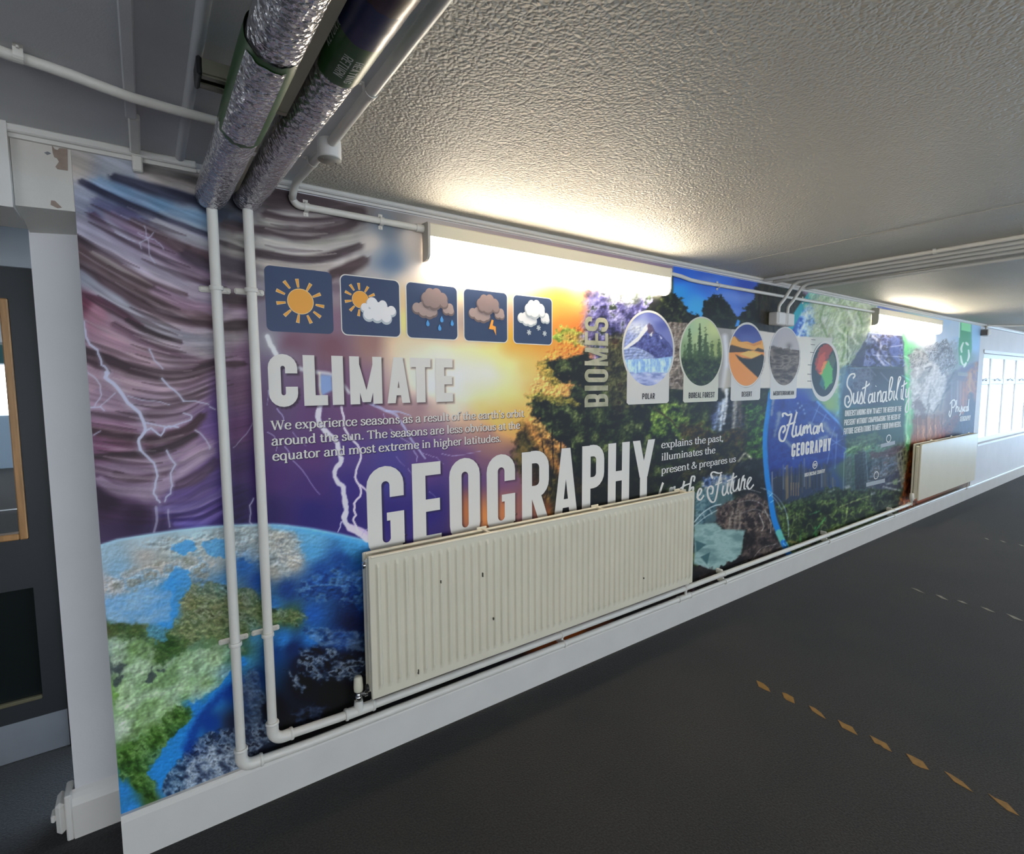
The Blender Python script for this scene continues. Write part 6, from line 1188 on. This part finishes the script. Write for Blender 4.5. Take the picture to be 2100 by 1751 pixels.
def ring(o, i_): n = len(o); return [[o[k], o[(k+1) % n], i_[(k+1) % n], i_[k]] for k in range(n)]
for u, v in ((1670.8, 953), (1822, 899), (1796.5, 974.5)):
    letters('country_badge', ring(ell(u-5, u+5, v-8, v+8, 24), ell(u-3.9, u+3.9, v-6.3, v+6.3, 24)), INK)
capline('badge_text', 'HIC', (1667.6, 956.5), (1667.6, 950.5), (1674, 949.5), (1674, 955.5), T=.15)
for q in ('1806,910.5 1835,903.5 1835,911 1806,918', '1776,990 1814.5,981 1814.5,989 1776,998', '1964,764 1984,766 1984,772 1964,770'):
    letters('label_strip', [[WP(*p) for p in pp(q)]], mat('faded_label', '#a3aab0', .6))
# biome cards: white frame round each oval and a card below with its name
def biome(key, u0, u1, v0, v1, card, txt, tb):
    iu0, iu1, iv0, iv1 = OV[key]; o = ell(u0, u1, v0, v1); i_ = ell(iu0, iu1, iv0, iv1); al = ring(o, i_)
    if card:
        a, b2, c, d = card; x0, x1 = WP(a, (c+d)/2)[0], WP(b2, (c+d)/2)[0]; zb = WP((a+b2)/2, d)[1]; r = .012
        cx = sum(p[0] for p in i_)/len(i_); rx = max(p[0] for p in o)-cx; cz = sum(p[1] for p in i_)/len(i_); rz = max(p[1] for p in o)-cz; N = 24
        up = [(x0+(x1-x0)*k/N, cz-rz*math.sqrt(max(0, 1-((x0+(x1-x0)*k/N-cx)/rx)**2))+.0005) for k in range(N+1)]
        lo = [(x0+(x1-x0)*k/N, zb+(r*(1-math.sqrt(max(0, 1-(1-min(k, N-k)*(x1-x0)/N/r)**2))) if min(k, N-k)*(x1-x0)/N < r else 0)) for k in range(N+1)]
        al += [[up[k], lo[k], lo[k+1], up[k+1]] for k in range(N)]
    letters(key+'_card', al, CARD if key != 'boreal' else mat('card_vinyl_cream', '#d2d0bd', .5)); shade_print([[p for p in o]], .006, -.008, 6, 0)
    if txt: capline(key+'_name', txt, *tb, m=INKB, T=.165)
for key, card_col in (('polar', 0),): pass
shade_print([ell(1275, 1383, 636, 796)], .008, -.01, 5, 0)
biome('polar', 1275, 1383, 636, 796, (1285, 1371.5, 763, 828), 'POLAR', ((1316.3, 819), (1316.3, 807.5), (1342, 805.3), (1342, 817.5)))
biome('boreal', 1392.4, 1482, 649, 796, (1400.5, 1472, 778, 824), 'BOREAL FOREST', ((1411.4, 817), (1411.4, 805.5), (1464.6, 803), (1464.6, 814.5)))
biome('desert', 1492.8, 1568, 660.6, 794, (1498, 1558.7, 777, 821), 'DESERT', ((1520, 813.5), (1520, 804), (1541, 802), (1541, 812.5)))
biome('mediterranean', 1576.5, 1640.5, 670, 793, (1579, 1633, 777, 818), 'MEDITERRANEAN', ((1585, 811), (1585, 803), (1627, 800.5), (1627, 809.5)))
biome('map', 1661, 1721, 699, 823, None, None, None)
tk = []
for u, v in ((1668, 697.5), (1667, 707.5), (1666, 723.5), (1661, 749), (1660, 768), (1660, 782)):
    x, z = WP(u, v); tk.append([(x-.045, z), (x+.03, z), (x+.03, z+.006), (x-.045, z+.006)])
for q in tk: letters('scale_mark', [q], mat('grey_ink', '#7a7672', .6), .0034)
# weather tiles
def circ(cx, cz, r, n=22): return [(cx+r*cos(2*pi*i/n), cz+r*sin(2*pi*i/n)) for i in range(n)]
def rtile(x0, x1, z0, z1, r, n=6):
    P = []
    for cx, cz, q in ((x1-r, z1-r, 0), (x0+r, z1-r, 1), (x0+r, z0+r, 2), (x1-r, z0+r, 3)): P += [(cx+r*cos((q+i/n)*pi/2), cz+r*sin((q+i/n)*pi/2)) for i in range(n+1)]
    return P
def sunray(cx, cz, dx, dz, l, w_):
    h_ = math.hypot(dx, dz); ux, uz = dx/h_, dz/h_; a, b2 = h_-l/2, h_+l/2
    return [(cx+ux*a-uz*w_*.35, cz+uz*a+ux*w_*.35), (cx+ux*a+uz*w_*.35, cz+uz*a-ux*w_*.35), (cx+ux*b2+uz*w_*.6, cz+uz*b2-ux*w_*.6), (cx+ux*b2-uz*w_*.6, cz+uz*b2+ux*w_*.6)]
TILES = []
for k, (l, r, t_, b2) in enumerate((((544, 613), (682, 620), (611, 551), (615, 682)), ((700, 625), (819, 634), (758, 570), (760, 688)), ((834, 636), (937, 643), (885, 584), (886, 694)), ((951.5, 645), (1039.5, 652), (995, 597), (996, 700)), ((1053, 654), (1131, 661), (1092, 609), (1092, 705)))):
    x0, x1, z1, z0 = WP(*l)[0], WP(*r)[0], WP(*t_)[1], WP(*b2)[1]; W_, H_ = x1-x0, z1-z0; X = lambda u: x0+W_*u; Zf = lambda v: z0+H_*v; own = []
    TILES.append(('weather_tile', [rtile(x0, x1, z0, z1, .022)], NAVY, own, [rtile(x0-.004, x1+.004, z0-.004, z1+.004, .025)] if k else None))
    def sun(cx, cz, r, rays, l_, w_):
        own.append(('sun_outline', [circ(X(cx), Zf(cz), r*W_*1.05, 40)]+[sunray(X(cx), Zf(cz), dx*W_, dz*W_, l_*W_*1.12, w_*W_*1.35) for dx, dz in rays], SUNL))
        own.append(('sun', [circ(X(cx), Zf(cz), r*W_, 40)]+[sunray(X(cx), Zf(cz), dx*W_, dz*W_, l_*W_, w_*W_) for dx, dz in rays], SUNY))
    def cloud(cs, light, edge):
        own.append(('cloud_edge', [circ(X(a), Zf(b3), r_*W_*1.06) for a, b3, r_ in cs], edge)); own.append(('cloud', [circ(X(a), Zf(b3)+.012*W_*2, r_*W_*.90) for a, b3, r_ in cs], light))
    if k == 0: sun(.505, .49, .188, [((a-482)/715, (1210-c)/715) for a, c in ((457, 1012), (345, 1040), (277, 1125), (277, 1240), (340, 1345), (450, 1400), (568, 1400), (655, 1340), (690, 1240), (658, 1128), (575, 1045))], .12, .034)
    n2 = lambda L, a, b_, c, d: [((u-a)/(b_-a), 1-(v-c)/(d-c), r_/(b_-a)) for u, v, r_ in L]
    if k == 1:
        sun(.315, .61, .135, [((a-1120)/625, (1205-c)/625) for a, c in ((1037, 1090), (1108, 1072), (1187, 1095), (1240, 1152), (995, 1150), (993, 1230), (1032, 1300), (1100, 1340))], .10, .03)
        cloud(n2([(1160, 1300, 46), (1240, 1245, 64), (1355, 1255, 50), (1450, 1315, 54), (1200, 1375, 62), (1290, 1385, 62), (1390, 1395, 62), (1300, 1320, 90), (1385, 1330, 60)], 920, 1545, 950, 1600), CLW, CLS)
    if k in (2, 3, 4):
        dk = [[(1120, 350, 33), (1140, 322, 30), (1180, 320, 32), (1215, 345, 33), (1225, 375, 26), (1165, 365, 45), (1125, 375, 28)], [(1062, 410, 29), (1095, 400, 28), (1100, 425, 32), (1135, 430, 32), (1160, 425, 26)], [(1262, 392, 24), (1240, 408, 24), (1268, 412, 22)]]
        big = [(u, v-6, r_) for u, v, r_ in dk[0]]
        for grp, tone in ((dk[1], 1), (dk[2], 1), (big, 0)): cloud(n2(grp, 1003, 1310, 255, 585), CLW if k == 4 else CLD if tone == 0 else CLE, CLS if k == 4 else mat('storm_cloud_low', '#746361', .5))
    if k == 2:
        dr = [[(X(u+.0), Zf(v+.06)), (X(u+.035), Zf(v-.01)), (X(u+.03), Zf(v-.05)), (X(u), Zf(v-.065)), (X(u-.03), Zf(v-.045)), (X(u-.03), Zf(v))] for u, v in ((.39, .285), (.625, .215), (.67, .375), (.88, .32))]
        own += [('raindrop', [q], DRP) for q in dr]
    if k == 3: own.append(('lightning_bolt', [[((u-1353)/267*W_+x0, z1-(v-280)/327*H_) for u, v in q] for q in ([(1518, 462), (1530, 466), (1524, 500), (1500, 524)], [(1500, 524), (1524, 500), (1542, 506), (1526, 528)], [(1526, 518), (1543, 506), (1545, 566)], [(1500, 524), (1528, 516), (1524, 528)])], BLT))
    if k == 4:
        fl = []
        for u, v in ((.38, .24), (.63, .35), (.79, .235)):
            for q in range(3):
                a = q*pi/3+.3; dx, dz = cos(a)*.058*W_, sin(a)*.058*W_; fl.append([(X(u)-dx-dz*.22, Zf(v)-dz+dx*.22), (X(u)-dx+dz*.22, Zf(v)-dz-dx*.22), (X(u)+dx+dz*.22, Zf(v)+dz-dx*.22), (X(u)+dx-dz*.22, Zf(v)+dz+dx*.22)])
            fl.append(circ(X(u), Zf(v), .04*W_, 6)); own.append(('snowflake', fl, CLS)); fl = []
# shadows of the small type in the print, then the drops themselves
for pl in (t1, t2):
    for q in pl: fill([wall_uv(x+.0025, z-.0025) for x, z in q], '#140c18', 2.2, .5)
for i, s in enumerate(SHEETS):
    o = bpy.data.objects.new('vinyl_drop', mural_mesh(s)); COL.objects.link(o); o.data.materials.append(pm); o.parent = MURAL; o.location = (-ML, 0, -.15); ORG[o] = Vector((0, 0, 0))
def flatten(name, polys, m, parent, y):
    mb = MB()
    for i, q in enumerate(polys): mb.flat(q, -(y+i*(.0003/max(len(polys), 12))))
    o = mb.build(name, m, parent, fix=False)
    return o
for name, polys, m, y, par in JOBS: flatten(name, polys, m, MURAL, y)
for name, polys, m, own, edge in TILES:
    t = flatten(name, (edge or [])+polys, m, MURAL, .0018)
    if edge: t.data.materials.append(INK); t.data.polygons[0].material_index = 1
    for j, (n_, pl, mm) in enumerate(own): flatten(n_, pl, mm, t, .0024+j*.0005)
# lettering wrapped round the green band of the lagged pipe
def wrapped(t, txt, y0, y1, a0, hgt, r=LR2+.0037, x=LX2, z=ZL2, T=.13):
    pl, w_ = gothic_line(txt, T, .12); mb = MB(); sg = 1 if y1 > y0 else -1
    for i, q in enumerate(pl):
        mb.add([(x+(r+i*2e-6)*cos(a0+sg*pz*hgt/r), y0+(y1-y0)*px/w_, z+(r+i*2e-6)*sin(a0+sg*pz*hgt/r)) for px, pz in q], [list(range(len(q)))])
    return mb.build('band_lettering', mat('faded_band_print', '#c9cfc4', .5), t, fix=False)
yr = y2-.035
wrapped(gb, 'RETURN', yr-.075, yr, 1.34*pi, .019); wrapped(gb, 'HEATING', yr-.072, yr+.012, 1.49*pi, .016)
wrapped(gb, 'RETURN', yr-.045, yr-.12, 1.16*pi, .018); wrapped(gb, 'HEATING', yr-.05, yr-.135, 1.05*pi, .014)
